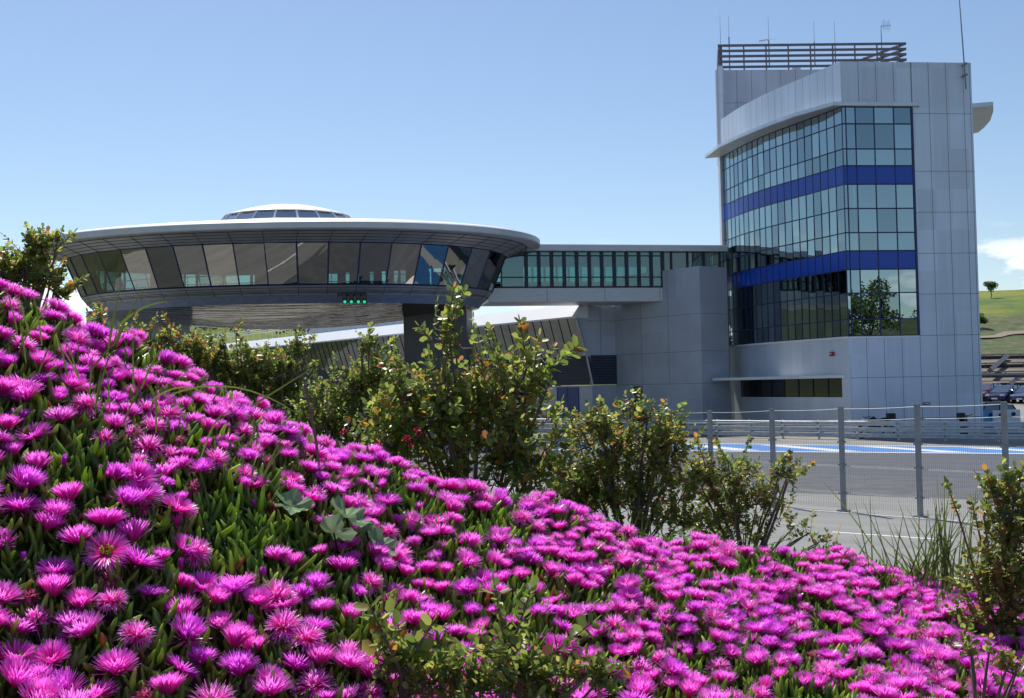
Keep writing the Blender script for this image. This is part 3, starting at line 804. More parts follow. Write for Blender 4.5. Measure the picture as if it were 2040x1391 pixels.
for z, h in ((10.47, 0.1), (11.18, 0.07), (12.72, 0.08)):
    fr.wall(bd(0.05), bd(1), z, z + h, 0.08, 0, 0.02); fr.wall(back(bd(1), 3.7), back(bd(0), 3.7), z, z + h, 0.08, 0, 0.02)
fr.wall(bd(0.08), bd(0.20), 10.5, 13.0, 0.06, 0, -0.1)
fr.wall(back(bd(1), 3.66), back(bd(0.0), 3.66), 10.46, 11.15, 0.04)
fr.wall(back(bd(1), 3.66), back(bd(0.0), 3.66), 12.35, 13.0, 0.04)
fr.build('window_frame', M['dark'], br)
m_ = MB(); m_.wall(back(bd(1), 3.72), back(bd(0.02), 3.72), 11.15, 12.35, 0.02); m_.build('rear_glazing', M['gB'], br)
m_ = MB(); m_.wall(BB, BC, 11.6, 13.05, 0.05, 0, -0.15); m_.build('dark_glazing', M['gL'], br); m_ = MB(); m_.wall(back(BC, 3.6), back(BB, 3.6), 11.6, 13.05, 0.05); m_.build('rear_dark_glazing', M['gL'], br)
m_ = MB()
for k in range(4): p = lerp2(BB, BC, 0.14 + 0.25 * k); m_.box((p[0], p[1] + 0.1, 12.3), (0.14, 0.1, 1.5), 0.176)
m_.build('window_post', M['dark'], br)
m_ = MB(); m_.slab([back(bd(0), 0.3), back(bd(1), 0.3), back(bd(1), 3.5), back(bd(0), 3.5)], 12.98, 13.05); m_.build('ceiling', M['inter'], br)

# ================================================================ GREY LINK BLOCK
lb = thing('link_block', 'windowless grey cladding block between pit building and tower', 'building', (11, 80, 0))
K0 = (13.2, 75.3); K1 = (7.9, 82.2); Kd = (0.8, 0.6)
ZB = 11.66
w = MB(); w.wall(K1, K0, 0, ZB, 0.3)
for u in (0.32, 0.64): joints(w, K1, K0, 3.45, ZB, [u], [], 0.025)
joints(w, K1, K0, 0, 1, [], [3.45, 5.72, 8.35])
K2 = (K0[0] + 2.25, K0[1] + 1.69)
w.wall(K0, K2, 0, ZB, 0.3); joints(w, K0, K2, 0, 1, [], [3.45, 5.72, 8.35]); w.wall(K2, (15.3, 80.5), 0, ZB, 0.2)
w.slab([(K0[0] + .1, K0[1] + .3), (K2[0] - .1, K2[1] + .1), (15.2, 80.3), (14.5, 84.5), (K1[0] + .4, K1[1] + .1)], ZB - 0.3, ZB - 0.03)
w.build('wall', [M['concrete'], M['joint']], lb)
q = at(1272, 790, 79.0)
tfr = (q.x / q.y); best = min(np.linspace(0, 1, 200), key=lambda t: abs(lerp2(K1, K0, t)[0] / lerp2(K1, K0, t)[1] - tfr))
m_ = MB(); p0, p1 = lerp2(K1, K0, best - 0.05), lerp2(K1, K0, best + 0.05); m_.wall(p0, p1, 0.6, 3.3, 0.05, 0, 0.01); m_.build('window', M['gL'], lb)
m_ = MB(); m_.wall(p0, p1, 1.9, 1.98, 0.05, 0, 0.03); joints(m_, p0, p1, 0.6, 3.3, [0.02, 0.5, 0.98], [0.62, 3.28], 0.07, 0.03, 0); m_.build('window_frame', M['dark'], lb)

# ================================================================ PIT BUILDING
pit = thing('pit_building', 'long low pit building with white sloping eave and leaning glass', 'building', (-15, 110, 0))
E0 = (4.75, 80.1); dpt = (-0.6, 0.8); bk = (0.8, 0.6); LP_ = 105.0
def pp_(t, s): return (E0[0] + dpt[0] * t + bk[0] * s, E0[1] + dpt[1] * t + bk[1] * s)
def prism(mb, prof, t0, t1, mi=0):
    n = len(prof)
    a = [(*pp_(t0, s), z) for s, z in prof]; b = [(*pp_(t1, s), z) for s, z in prof]
    fs = [(i, (i + 1) % n, (i + 1) % n + n, i + n) for i in range(n)] + [tuple(range(n - 1, -1, -1)), tuple(range(n, 2 * n))]
    mb.add(a + b, fs, mi)
m_ = MB(); prism(m_, [(-0.05, 8.50), (-0.05, 8.62), (0.95, 9.60), (1.2, 9.60), (1.2, 8.50)], -0.05, LP_); m_.build('eave', M['white'], pit)
m_ = MB(); prism(m_, [(1.0, 9.3), (1.0, 9.5), (11.5, 10.7), (11.5, 9.3)], 0.1, LP_); m_.build('roof', mat('pale_roof', (0.42, 0.46, 0.52), 0.5), pit)
m_ = MB(); prism(m_, [(1.5, 3.5), (2.9, 3.5), (2.9, 8.5), (0.25, 8.5), (1.12, 5.68)], 0.0, 0.25); m_.wall(pp_(0, 1.5), (7.95, 82.25), 0, 3.47, 0.3)
m_.wall(pp_(0.02, 0.9), (7.95, 82.25), 5.72, 9.4, 0.3)
joints(m_, pp_(0.02, 0.9), (7.95, 82.25), 5.73, 9.4, [0.5], [8.3], 0.03)
prism(m_, [(1.55, 0.0), (1.75, 0.0), (1.75, 3.45), (1.55, 3.45)], 0.3, LP_)
m_.build('wall', [M['concrete'], M['joint']], pit)
# louvres: leaning band along the facade, and its flat return on the end wall
m_ = MB(); prism(m_, [(1.0, 5.62), (1.52, 3.5), (1.7, 3.5), (1.3, 5.62)], 0.0, LP_, 1)
for k in range(16):
    f = (k + 0.3) / 16; s, z = 1.0 + 0.52 * f - 0.05, 5.62 - 2.1 * f
    prism(m_, [(s, z - 0.02), (s - 0.03, z - 0.06), (s + 0.1, z - 0.03), (s + 0.1, z)], 0.02, 60)
p0 = pp_(0.0, 1.4); p1 = (7.93, 82.2)
m_.wall(p0, p1, 3.5, 5.7, 0.1, 1, 0.03)
for k in range(18):
    z = 3.55 + k * 0.12; m_.wall(p0, p1, z, z + 0.05, 0.08, 0, 0.07)
m_.build('louvres', [M['louvre'], M['dark']], pit)
npn = 90
for k in range(npn):
    t0, t1 = k * 1.06 + 0.05, (k + 1) * 1.06 + 0.02
    j = prnd.gauss(0, 0.006)
    a = (*pp_(t1, 1.0 + j), 5.66); b2 = (*pp_(t0, 1.0 - j), 5.66); c_ = (*pp_(t0, 0.10), 8.5); d_ = (*pp_(t1, 0.10), 8.5)
    x = MB(); x.quad(a, b2, c_, d_); x.build('window', M['gP'], pit)
m_ = MB()
for k in range(npn + 1): m_.tube([(*pp_(k * 1.06 + 0.03, 0.98), 5.64), (*pp_(k * 1.06 + 0.03, 0.08), 8.5)], 0.03, 4)
m_.build('mullions', M['dark'], pit)
m_ = MB(); m_.tube([(*pp_(-0.05, 1.5), 3.5), (*pp_(-0.05, 0.98), 5.66), (*pp_(-0.05, 0.0), 8.52)], 0.1, 4); m_.build('end_trim', M['metal'], pit)
# inner back wall so the glass has something behind it
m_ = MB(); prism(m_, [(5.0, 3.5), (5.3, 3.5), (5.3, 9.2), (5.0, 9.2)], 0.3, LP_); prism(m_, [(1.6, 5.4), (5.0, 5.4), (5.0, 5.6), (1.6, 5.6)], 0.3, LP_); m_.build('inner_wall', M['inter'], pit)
for k in range(8):
    t0 = 1.6 + k * 6.2
    x = MB(); x.wall(pp_(t0 + 2.6, 1.5), pp_(t0, 1.5), 0.05, 3.35, 0.06, 0, 0.0)
    joints(x, pp_(t0 + 2.6, 1.5), pp_(t0, 1.5), 0.05, 3.35, [0.01, 0.5, 0.99], [1.7], 0.05, 0.02, 1); x.build('door', [M['bluedoor'], M['bluefr']], pit)
# roof terrace railing and upper storey
m_ = MB(); prism(m_, [(3.5, 9.7), (3.5, 10.6), (3.6, 10.6), (3.6, 9.7)], 22, 52); m_.build('upper_wall', mat('pale_upstand', (0.50, 0.54, 0.60), 0.5), pit)
m_ = MB()
for z in (10.75, 10.98, 11.2): m_.tube([(*pp_(24, 3.5), z), (*pp_(LP_, 3.5), z)], 0.025, 4)
for k in range(44): p = pp_(24 + k * 1.85, 3.5); m_.tube([(*p, 9.8), (*p, 11.2)], 0.03, 4)
m_.build('railing', M['white'], pit)

# ================================================================ GUARD RAIL
gpath = [(-4.0, 84.5), (4.5, 77.4), (12.1, 69.9), (17.2, 65.2), (22.6, 60.4), (27.1, 57.3), (33.0, 53.2), (40.0, 48.5)]
grl = thing('guard_rail', 'silver four row corrugated steel guard rail along the far side of the track', 'barrier', (22.6, 60.4, 0))
def wprof():
    pts = []
    for k in range(3):
        z0 = 0.14 + k * 0.345
        for f, d in ((0, 0.0), (0.06, 0.10), (0.18, 0.12), (0.36, 0.02), (0.5, -0.02), (0.62, 0.02), (0.78, 0.12), (0.86, 0.12), (0.97, 0.0)):
            pts.append((d, z0 + f * 0.275))
    return pts
wp = wprof()
m_ = MB(); jm = MB(); ps = MB()
def offp(i, d):
    a = Vector(gpath[max(0, i - 1)]); b2 = Vector(gpath[min(len(gpath) - 1, i + 1)]); t = (b2 - a).normalized(); return Vector(gpath[i]) + Vector((t.y, -t.x)) * d * 1.0
# normals face the camera side: travel left-far to right-near, right-hand side is towards -x,-y
for j in range(3):
    rl = MB(); seg = wp[j * 9:(j + 1) * 9]
    for i in range(len(gpath) - 1):
        for k in range(8):
            (d0, z0), (d1, z1) = seg[k], seg[k + 1]
            a, b2, c_, d_ = offp(i, d0), offp(i + 1, d0), offp(i + 1, d1), offp(i, d1)
            rl.quad((*a, z0), (*b2, z0), (*c_, z1), (*d_, z1))
    rl.build('rail', M['galv'], grl)
tot = 0
for i in range(len(gpath) - 1):
    a, b2 = Vector(gpath[i]), Vector(gpath[i + 1]); L = (b2 - a).length; n_p = max(1, int(L / 2))
    ang = math.atan2(b2.y - a.y, b2.x - a.x)
    for k in range(n_p):
        p = a.lerp(b2, (k + 0.5) / n_p); q = p - Vector((math.sin(ang), -math.cos(ang))) * 0.10
        x = MB(); x.box((p.x - math.sin(ang) * 0.10, p.y + math.cos(ang) * 0.10, 0.57), (0.1, 0.12, 1.14), ang); x.build('post', M['galv'], grl)
        if k % 2 == 0:
            for j in range(3): jm.box((p.x + math.sin(ang) * 0.06, p.y - math.cos(ang) * 0.06, 0.14 + j * 0.345 + 0.135), (0.02, 0.09, 0.25), ang)
jm.build('splice', M['post'], grl)

# ================================================================ TRACK FENCE
fc = thing('mesh_fence', 'tall welded wire fence with grey posts beside the service road', 'fence', (8.71, 28.79, 0))
fp = [(5.82, 32.1, 2.67), (7.28, 30.49, 2.73), (8.71, 28.79, 2.79), (10.16, 27.24, 2.85), (11.62, 25.64, 2.91)]
stx, sty = -1.46, 1.62
for k in range(1, 8): fp.insert(0, (5.82 + stx * k, 32.1 + sty * k, 2.66))
for k in range(1, 4): fp.append((11.62 + 1.46 * k, 25.64 - 1.6 * k, 2.92))
fang = math.atan2(-1.62, 1.46)
wr = MB(); bw = MB()
for i, (x, y, h) in enumerate(fp):
    m_ = MB(); m_.box((x, y, h / 2), (0.11, 0.11, h), fang)
    for z in (0.5, 1.25, 1.85): m_.box((x, y, z), (0.17, 0.15, 0.05), fang)
    m_.box((x, y, 0.03), (0.26, 0.26, 0.06), fang); m_.build('post', M['post'], fc)
    if i < len(fp) - 1:
        x1, y1, h1 = fp[i + 1]; a = Vector((x, y, 0)); b2 = Vector((x1, y1, 0))
        ms = MB(); nW = 42; r_ = 0.0032
        for k in range(1, nW):
            p = a.lerp(b2, k / nW); ms.box((p.x, p.y - 0.05, 0.98), (r_ * 1.6, r_ * 1.6, 1.78), fang)
        for z in (0.1, 0.5, 0.53, 1.2, 1.23, 1.85):
            ms.tube([a + Vector((0, -0.045, z)), b2 + Vector((0, -0.045, z))], 0.0024, 4, cap=False)
        ms.build('wire_panel', M['wire'], fc)
        for dz in (0.06, 0.36):
            bw = MB(); pts = [a.lerp(b2, t) + Vector((0, 0, (h * (1 - t) + h1 * t) - dz - 0.02 * math.sin(math.pi * t))) for t in (0, .25, .5, .75, 1)]
            bw.tube(pts, 0.0045, 4, cap=False); bw.build('top_wire', M['wire'], fc)

# ================================================================ VEHICLES AND SMALL THINGS BY THE TOWER
def car(loc, rz, colr, label, scale=1.0, name='parked_car', mpv=True):
    t = thing(name, label, 'car', (0, 0, 0), 'cars parked behind the tower')
    pm = mat('car_paint', colr, 0.22, 0.35, 0.03, 2, spec=0.7)
    # side profile (x forward, z up) and half widths
    low = [(-2.05, 0.35), (-2.1, 0.75), (-2.0, 1.0), (-0.9, 0.98), (0.9, 0.98), (1.75, 0.78), (2.1, 0.62), (2.12, 0.35)]
    n = len(low); vs_ = []; fs = []
    for j, (yy, kx) in enumerate(((-0.84, 0.97), (-0.86, 1), (0.86, 1), (0.84, 0.97))):
        for (x, z) in low: vs_.append((x * kx, yy, z if j in (1, 2) else z))
    body = MB()
    ys_ = [-0.80, -0.87, -0.80, 0, 0.80, 0.87, 0.80]
    # stations across the width
    secs = [(-0.80, 0.94, -0.04), (-0.87, 0.985, -0.015), (-0.62, 1.0, 0.02), (0, 1.01, 0.04), (0.62, 1.0, 0.02), (0.87, 0.985, -0.015), (0.80, 0.94, -0.04)]
    V_ = [[(x * k, y, z + (dz if z > 0.5 else 0)) for x, z in low] for y, k, dz in secs[1:6]]
    for a_, b_2 in zip(V_[:-1], V_[1:]):
        for i in range(n): 
            j = (i + 1) % n; body.quad(a_[i], a_[j], b_2[j], b_2[i])
    body.add(V_[0], [tuple(range(n))]); body.add(V_[-1], [tuple(range(n - 1, -1, -1))])
    # cabin: belt and roof
    belt = [(-1.95, 0.98), (-1.6, 1.0), (0.2, 1.0), (1.35, 0.93)]
    rf = [(-1.72, 1.42), (-1.3, 1.52), (-0.1, 1.52), (0.42, 1.42)]
    gb = MB()
    for s in (-1, 1):
        B = [(x, 0.80 * s, z) for x, z in belt]; T_ = [(x, 0.64 * s, z) for x, z in rf]
        for i in range(3):
            q = (B[i], B[i + 1], T_[i + 1], T_[i]) if s < 0 else (B[i + 1], B[i], T_[i], T_[i + 1])
            gb.quad(*q)
    gb.quad((1.35, -0.80, 0.93), (1.35, 0.80, 0.93), (0.42, 0.64, 1.42), (0.42, -0.64, 1.42))
    gb.quad((-1.95, 0.80, 0.98), (-1.95, -0.80, 0.98), (-1.72, -0.64, 1.42), (-1.72, 0.64, 1.42))
    roof = MB()
    for i in range(3): roof.quad((rf[i][0], -0.66, rf[i][1] + .01), (rf[i + 1][0], -0.66, rf[i + 1][1] + .01), (rf[i + 1][0], 0.66, rf[i + 1][1] + .01), (rf[i][0], 0.66, rf[i][1] + .01))
    pil = MB()
    for s in (-1, 1):
        for (x0_, z0_), (x1_, z1_) in (((1.35, 0.93), (0.42, 1.42)), ((0.15, 1.0), (-0.1, 1.5)), ((-0.9, 1.0), (-0.95, 1.5)), ((-1.95, 0.98), (-1.72, 1.42))):
            pil.tube([(x0_, 0.81 * s, z0_), (x1_, 0.65 * s, z1_)], 0.04, 5)
    t.location = loc; t.rotation_euler = (0, 0, rz); t.scale = (scale,) * 3
    bd_ = body.build('body', pm, t, smooth=False, bevel=0.05); gb.build('windows', M['gC'], t); roof.build('car_roof', pm, t); pil.build('pillar', pm, t)
    for x in (-1.32, 1.32):
        for s in (-1, 1):
            wv = MB(); wv.tube([(x, 0.70 * s, 0.32), (x, 0.89 * s, 0.32)], 0.32, 18); wh = wv.build('wheel', M['rubber'], t)
            rm = MB(); rm.tube([(x, 0.885 * s, 0.32), (x, 0.905 * s, 0.32)], 0.19, 12); rm.build('rim', M['chrome'], wh)
    for s in (-1, 1):
        hl = MB(); hl.box((1.98, 0.62 * s, 0.68), (0.22, 0.36, 0.16), 0.25 * s); hl.build('headlight', M['lamp'], t, bevel=0.03)
        mr_ = MB(); mr_.box((0.95, 0.95 * s, 1.02), (0.12, 0.2, 0.14)); mr_.build('mirror', pm, t, bevel=0.03)
    pl_ = MB(); pl_.box((2.14, 0, 0.42), (0.03, 0.5, 0.12)); pl_.build('number_plate', M['white'], t)
    gl = MB(); gl.box((2.13, 0, 0.55), (0.03, 0.7, 0.1)); gl.build('grille', M['black'], t)
    return t
def parkloc(u, v, Y): q = at(u, v, Y); return (q.x, Y, park_z(Y))
car(parkloc(1965, 800, 97.5), R(222), (0.17, 0.012, 0.03), 'dark red car parked at the end of the row beside the tower')
car(parkloc(2003, 800, 94), R(222), (0.018, 0.022, 0.09), 'dark blue people carrier between the red and the silver blue car')
car(parkloc(2052, 800, 93), R(222), (0.09, 0.11, 0.22), 'silver blue car cut off by the right edge')
car((at(1958, 830, 74.5).x, 74.5, park_z(74.5)), R(170), (0.010, 0.012, 0.016), 'black car standing half hidden behind the tower corner')

def motorbike(loc, rz, label):
    t = thing('motorcycle', label, 'motorcycle', (0, 0, 0), 'motorcycles parked in front of the tower')
    t.location = loc; t.rotation_euler = (0, 0, rz); t.scale = (1.25,) * 3
    for x in (-0.68, 0.68):
        w_ = MB(); pts = [(x + 0.28 * math.cos(2 * math.pi * k / 16), 0, 0.31 + 0.28 * math.sin(2 * math.pi * k / 16)) for k in range(17)]
        w_.tube(pts, 0.055, 6, cap=False); wh = w_.build('wheel', M['rubber'], t, smooth=True)
        r_ = MB()
        for k in range(5): r_.tube([(x, 0, 0.31), (x + 0.25 * math.cos(k * 1.257), 0, 0.31 + 0.25 * math.sin(k * 1.257))], 0.015, 4)
        r_.build('rim', M['chrome'], wh)
    f_ = MB(); f_.box((0, 0, 0.52), (0.55, 0.26, 0.36)); f_.tube([(-0.68, 0.06, 0.31), (0, 0.06, 0.5), (0.68, 0.06, 0.31)], 0.03, 5); f_.build('engine', M['black'], t, bevel=0.05)
    f_ = MB(); f_.tube([(0.68, -0.08, 0.31), (0.42, -0.08, 0.98)], 0.03, 6); f_.tube([(0.68, 0.08, 0.31), (0.42, 0.08, 0.98)], 0.03, 6); f_.build('fork', M['chrome'], t)
    f_ = MB(); f_.tube([(0.36, -0.36, 1.05), (0.44, -0.15, 1.0), (0.44, 0.15, 1.0), (0.36, 0.36, 1.05)], 0.018, 6); f_.build('handlebar', M['black'], t)
    f_ = MB(); f_.tube([(0.32, 0, 0.82), (0.05, 0, 0.88), (-0.12, 0, 0.8)], [0.09, 0.17, 0.1], 10); f_.build('fuel_tank', M['black'], t, smooth=True)
    f_ = MB(); f_.tube([(-0.12, 0, 0.78), (-0.45, 0, 0.82), (-0.8, 0, 0.9)], [0.1, 0.15, 0.06], 8); f_.build('saddle', M['black'], t, smooth=True)
    f_ = MB(); f_.box((-0.82, 0, 1.02), (0.36, 0.38, 0.3)); f_.build('top_box', M['black'], t, bevel=0.05)
    f_ = MB(); f_.tube([(0.52, 0, 0.9), (0.6, 0, 0.9)], 0.1, 10); f_.build('headlight', M['lamp'], t)
    return t
q = at(1742, 840, 64.0); motorbike((q.x, 64.0, 0.01), R(186), 'black motorcycle with top box parked against the tower front')
q = at(1920, 840, 63.0); motorbike((q.x, 63.0, 0.01), R(60), 'dark motorcycle with blue screen near the right corner of the tower')
q = at(1909, 820, 63.0)

def barrier(u, Y, m_, label):
    q = at(u, 830, Y); t = thing('barrier_block', label, 'barrier', (q.x, Y, park_z(Y)), 'plastic barriers beside the tower')
    b_ = MB(); x, y, z = q.x, Y, park_z(Y)
    pr = [(-0.25, 0), (-0.25, 0.3), (-0.14, 0.5), (-0.12, 1.38), (0.12, 1.38), (0.14, 0.5), (0.25, 0.3), (0.25, 0)]
    n = 8; a_ = [(x - 0.46, y + s, z + h) for s, h in pr]; c_ = [(x + 0.46, y + s, z + h) for s, h in pr]
    b_.add(a_ + c_, [(i, (i + 1) % n, (i + 1) % n + n, i + n) for i in range(n)] + [tuple(range(n - 1, -1, -1)), tuple(range(n, 2 * n))])
    b_.build('shell', m_, t, bevel=0.03)
    b_ = MB(); b_.tube([(x, y - 0.2, z + 1.1), (x, y - 0.10, z + 1.1)], 0.13, 12); b_.build('socket', M['dark'], t)
barrier(1972, 67.6, M['sky_plast'], 'light blue plastic barrier block next to the tower corner')
barrier(1992, 67.4, M['white'], 'white plastic barrier block right of the light blue one')
barrier(2017, 68.6, M['white'], 'white plastic barrier block standing apart at the far right')
q = at(1995, 830, 66.8)
bo = thing('bollard', 'thin dark bollard post standing by the white barriers', 'bollard', (q.x, 66.6, 0))
m_ = MB(); m_.tube([(q.x, 66.6, 0), (q.x, 66.6, 1.35)], 0.06, 8); m_.build('pole', M['black'], bo)
m_ = MB(); m_.tube([(q.x, 66.6, 1.35), (q.x, 66.6, 1.42)], 0.08, 8); m_.build('cap', M['post'], bo)

# terrace stair beams and railings on the right
for k, (ua, va, ub, vb, lab) in enumerate(((1972, 738, 2006, 710, 'dark sloping stair beam running up the upper terrace'), (2010, 768, 2050, 738, 'dark sloping stair beam near the right edge above the cars'))):
    qa, qb = at(ua, va, 108 if k == 0 else 105), at(ub, vb, 118.5 if k == 0 else 113)
    m_ = MB(); m_.tube([qa, qb], 0.30, 4); o = m_.build('stair_beam', M['brise']); tag(o, lab, 'stair')
for k, (Y, zz) in enumerate(((110, 3.85), (114.5, 4.8), (119.4, 5.8))):
    m_ = MB()
    m_.tube([(44, Y - 0.3, zz + 0.15), (80, Y - 0.3, zz + 0.15)], 0.07, 4)
    for i in range(19): m_.tube([(44 + 2 * i, Y - 0.3, zz - 0.3), (44 + 2 * i, Y - 0.3, zz + 0.2)], 0.05, 4)
    o = m_.build('terrace_railing', M['brise'])
    tag(o, ['low dark railing along the lowest terrace step', 'low dark railing along the middle terrace step', 'low dark railing along the top terrace under the grass'][k], 'railing', 'terrace railings')
q = at(1980, 747, 107.5); m_ = MB(); m_.tube([(q.x - 4, 107.5, q.z), (q.x + 4.2, 107.5, q.z - 0.1)], 0.22, 4); o = m_.build('long_bench', M['louvre']); tag(o, 'long dark blue bench slab on the lower terrace', 'bench')

# ================================================================ VEGETATION GENERATORS
LEAF_V = np.array([(0, 0, 0), (.5, 0, -.05), (1, 0, .02), (.22, .30, .05), (.74, .31, .06), (.22, -.30, .05), (.74, -.31, .06)], dtype=float)
LEAF_F = np.array([(0, 1, 2, 4, 3), (0, 5, 6, 2, 1)])
def frames(d, up, roll):
    """matrices whose x axis is d and z axis near up turned by roll; arrays"""
    d = d / np.linalg.norm(d, axis=1)[:, None]
    s = np.cross(up, d); s /= (np.linalg.norm(s, axis=1)[:, None] + 1e-9)
    z = np.cross(d, s)
    c, si = np.cos(roll)[:, None], np.sin(roll)[:, None]
    s2 = s * c + z * si; z2 = -s * si + z * c
    return np.stack([d, s2, z2], axis=2)
def leaf_cloud(P, D, S, rng, cols, jitter=0.5, width=1.0):
    N = len(P)
    up = np.tile(np.array([0, 0, 1.0]), (N, 1)) + rng.normal(0, jitter, (N, 3))
    Mx = frames(D, up, rng.normal(0, 0.4, N)) * S[:, None, None]
    TV = LEAF_V * np.array([1, width, 1])
    V, Fc = replicate(TV, LEAF_F, Mx, P)
    col = np.repeat(cols, len(TV), axis=0)
    return V, Fc, col
def pick_cols(rng, N, palette, weights, var=0.25):
    idx = rng.choice(len(palette), N, p=np.array(weights) / sum(weights))
    c = np.array(palette)[idx]
    return np.clip(c * (1 + rng.uniform(-var, var, (N, 1))), 0, 1)
CAROB = [(0.155, 0.21, 0.045), (0.24, 0.285, 0.06), (0.10, 0.14, 0.04), (0.32, 0.32, 0.08), (0.42, 0.19, 0.04), (0.22, 0.10, 0.05)]

def shrub(name, label, base, blobs, n_sprig, leaf, seed, weights=(5, 5, 3, 2, .7, .5), pal=CAROB, spikes=(), cat='shrub', group=None, width=1.0, pairs=(4, 7), dens_out=0.55):
    """base: root point; blobs: (centre, (rx,ry,rz)); leaves grow in pairs on short sprigs carried by limbs"""
    rng = np.random.default_rng(seed)
    root = thing(name, label, cat, base, group); n_sprig = int(n_sprig * 0.84)
    base = np.array(base)
    C0 = np.array([b_[0] for b_ in blobs]); R0 = np.array([b_[1] for b_ in blobs])
    vol = R0.prod(axis=1) ** 0.8; pr = vol / vol.sum()
    idx = rng.choice(len(blobs), n_sprig, p=pr)
    d = rng.normal(0, 1, (n_sprig, 3)); d /= np.linalg.norm(d, axis=1)[:, None]
    rad = rng.uniform(0, 1, n_sprig) ** dens_out
    lump = 1 + 0.22 * np.sin(d[:, 0] * 5 + seed) * np.cos(d[:, 2] * 4 + idx)
    P = C0[idx] + d * (R0[idx] * (rad * lump)[:, None])
    ctr = base * 0.6 + C0[idx] * 0.4
    D = (P - ctr); D /= np.linalg.norm(D, axis=1)[:, None] + 1e-9
    D = D * 0.7 + np.array([0, 0, 0.45]) + rng.normal(0, 0.45, (n_sprig, 3)); D /= np.linalg.norm(D, axis=1)[:, None]
    br_ = MB()
    limbs = []
    for b_ in range(len(blobs)):
        for k in range(3):
            e = C0[b_] + rng.normal(0, 0.35, 3) * R0[b_]; mid = base * 0.5 + e * 0.5 + rng.normal(0, 0.05, 3) * np.linalg.norm(e - base)
            bb = base + rng.normal(0, 0.02, 3) * np.array([1, 1, 0]); bb[2] = base[2] - 0.03
            pts = [bb * (1 - t) ** 2 + 2 * t * (1 - t) * mid + e * t * t for t in (0, .2, .4, .6, .8, 1)]
            r0 = 0.006 + 0.010 * np.linalg.norm(e - base)
            br_.tube(pts, [r0 * (1 - 0.7 * t) for t in (0, .2, .4, .6, .8, 1)], 5); limbs += pts[1:]
    L_ = np.array(limbs)
    PP, DD, SS = [], [], []
    sprigs = [(P[i], D[i], rng.uniform(0.6, 1.15)) for i in range(n_sprig)]
    for (u_, v_, Yq, u2, v2, ln_k) in spikes:
        s0 = np.array(at(u_, v_, Yq)); s1 = np.array(at(u2, v2, Yq)); dd = s1 - s0; Ls = np.linalg.norm(dd); dd /= Ls
        br_.tube([base * 0.3 + s0 * 0.7 - np.array([0, 0, 0.05]), s0, s0 + dd * Ls * 0.5, s1], [leaf * .14, leaf * .12, leaf * .08, leaf * .04], 5)
        nl = int(Ls / (leaf * 0.42)) + 1
        for k in range(nl):
            p_ = s0 + dd * Ls * (k + 0.5) / nl; sid = np.cross(dd, rng.normal(0, 1, 3)); sid /= np.linalg.norm(sid)
            for s in (-1, 1):
                PP.append(p_); DD.append(dd * 0.5 + sid * s + rng.normal(0, 0.2, 3)); SS.append(leaf * ln_k * rng.uniform(0.75, 1.1))
        PP.append(s1); DD.append(dd); SS.append(leaf * 0.8)
    for p_, d_, k_ in sprigs:
        npair = int(rng.integers(*pairs)); Ls = leaf * 0.62 * npair * k_
        near = L_[np.argmin(((L_ - p_) ** 2).sum(1))]
        br_.tube([near, near * .4 + p_ * .6 + rng.normal(0, .01, 3), p_, p_ + d_ * Ls], [leaf * .09, leaf * .075, leaf * .055, leaf * .025], 3, cap=False)
        sd = np.cross(d_, rng.normal(0, 1, 3)); sd /= np.linalg.norm(sd) + 1e-9
        for j in range(npair):
            q_ = p_ + d_ * Ls * (j + 0.6) / npair
            for s in (-1, 1):
                PP.append(q_); DD.append(d_ * 0.45 + sd * s + rng.normal(0, 0.22, 3)); SS.append(leaf * rng.uniform(0.45, 1.15) * (1 - 0.25 * (j == npair - 1)))
        PP.append(p_ + d_ * Ls); DD.append(d_ + rng.normal(0, .1, 3)); SS.append(leaf * rng.uniform(0.5, 0.9))
    PP, DD, SS = np.array(PP), np.array(DD), np.array(SS)
    cols = pick_cols(rng, len(PP), pal, weights)
    # whole sprigs tend to share a colour
    V, Fc, col = leaf_cloud(PP - base, DD, SS, rng, cols, 0.6, width)
    o = link('foliage', bulk_mesh('foliage', V, Fc, col), M['leaf'], root)
    br_.build('stems', M['bark'], root)
    return root

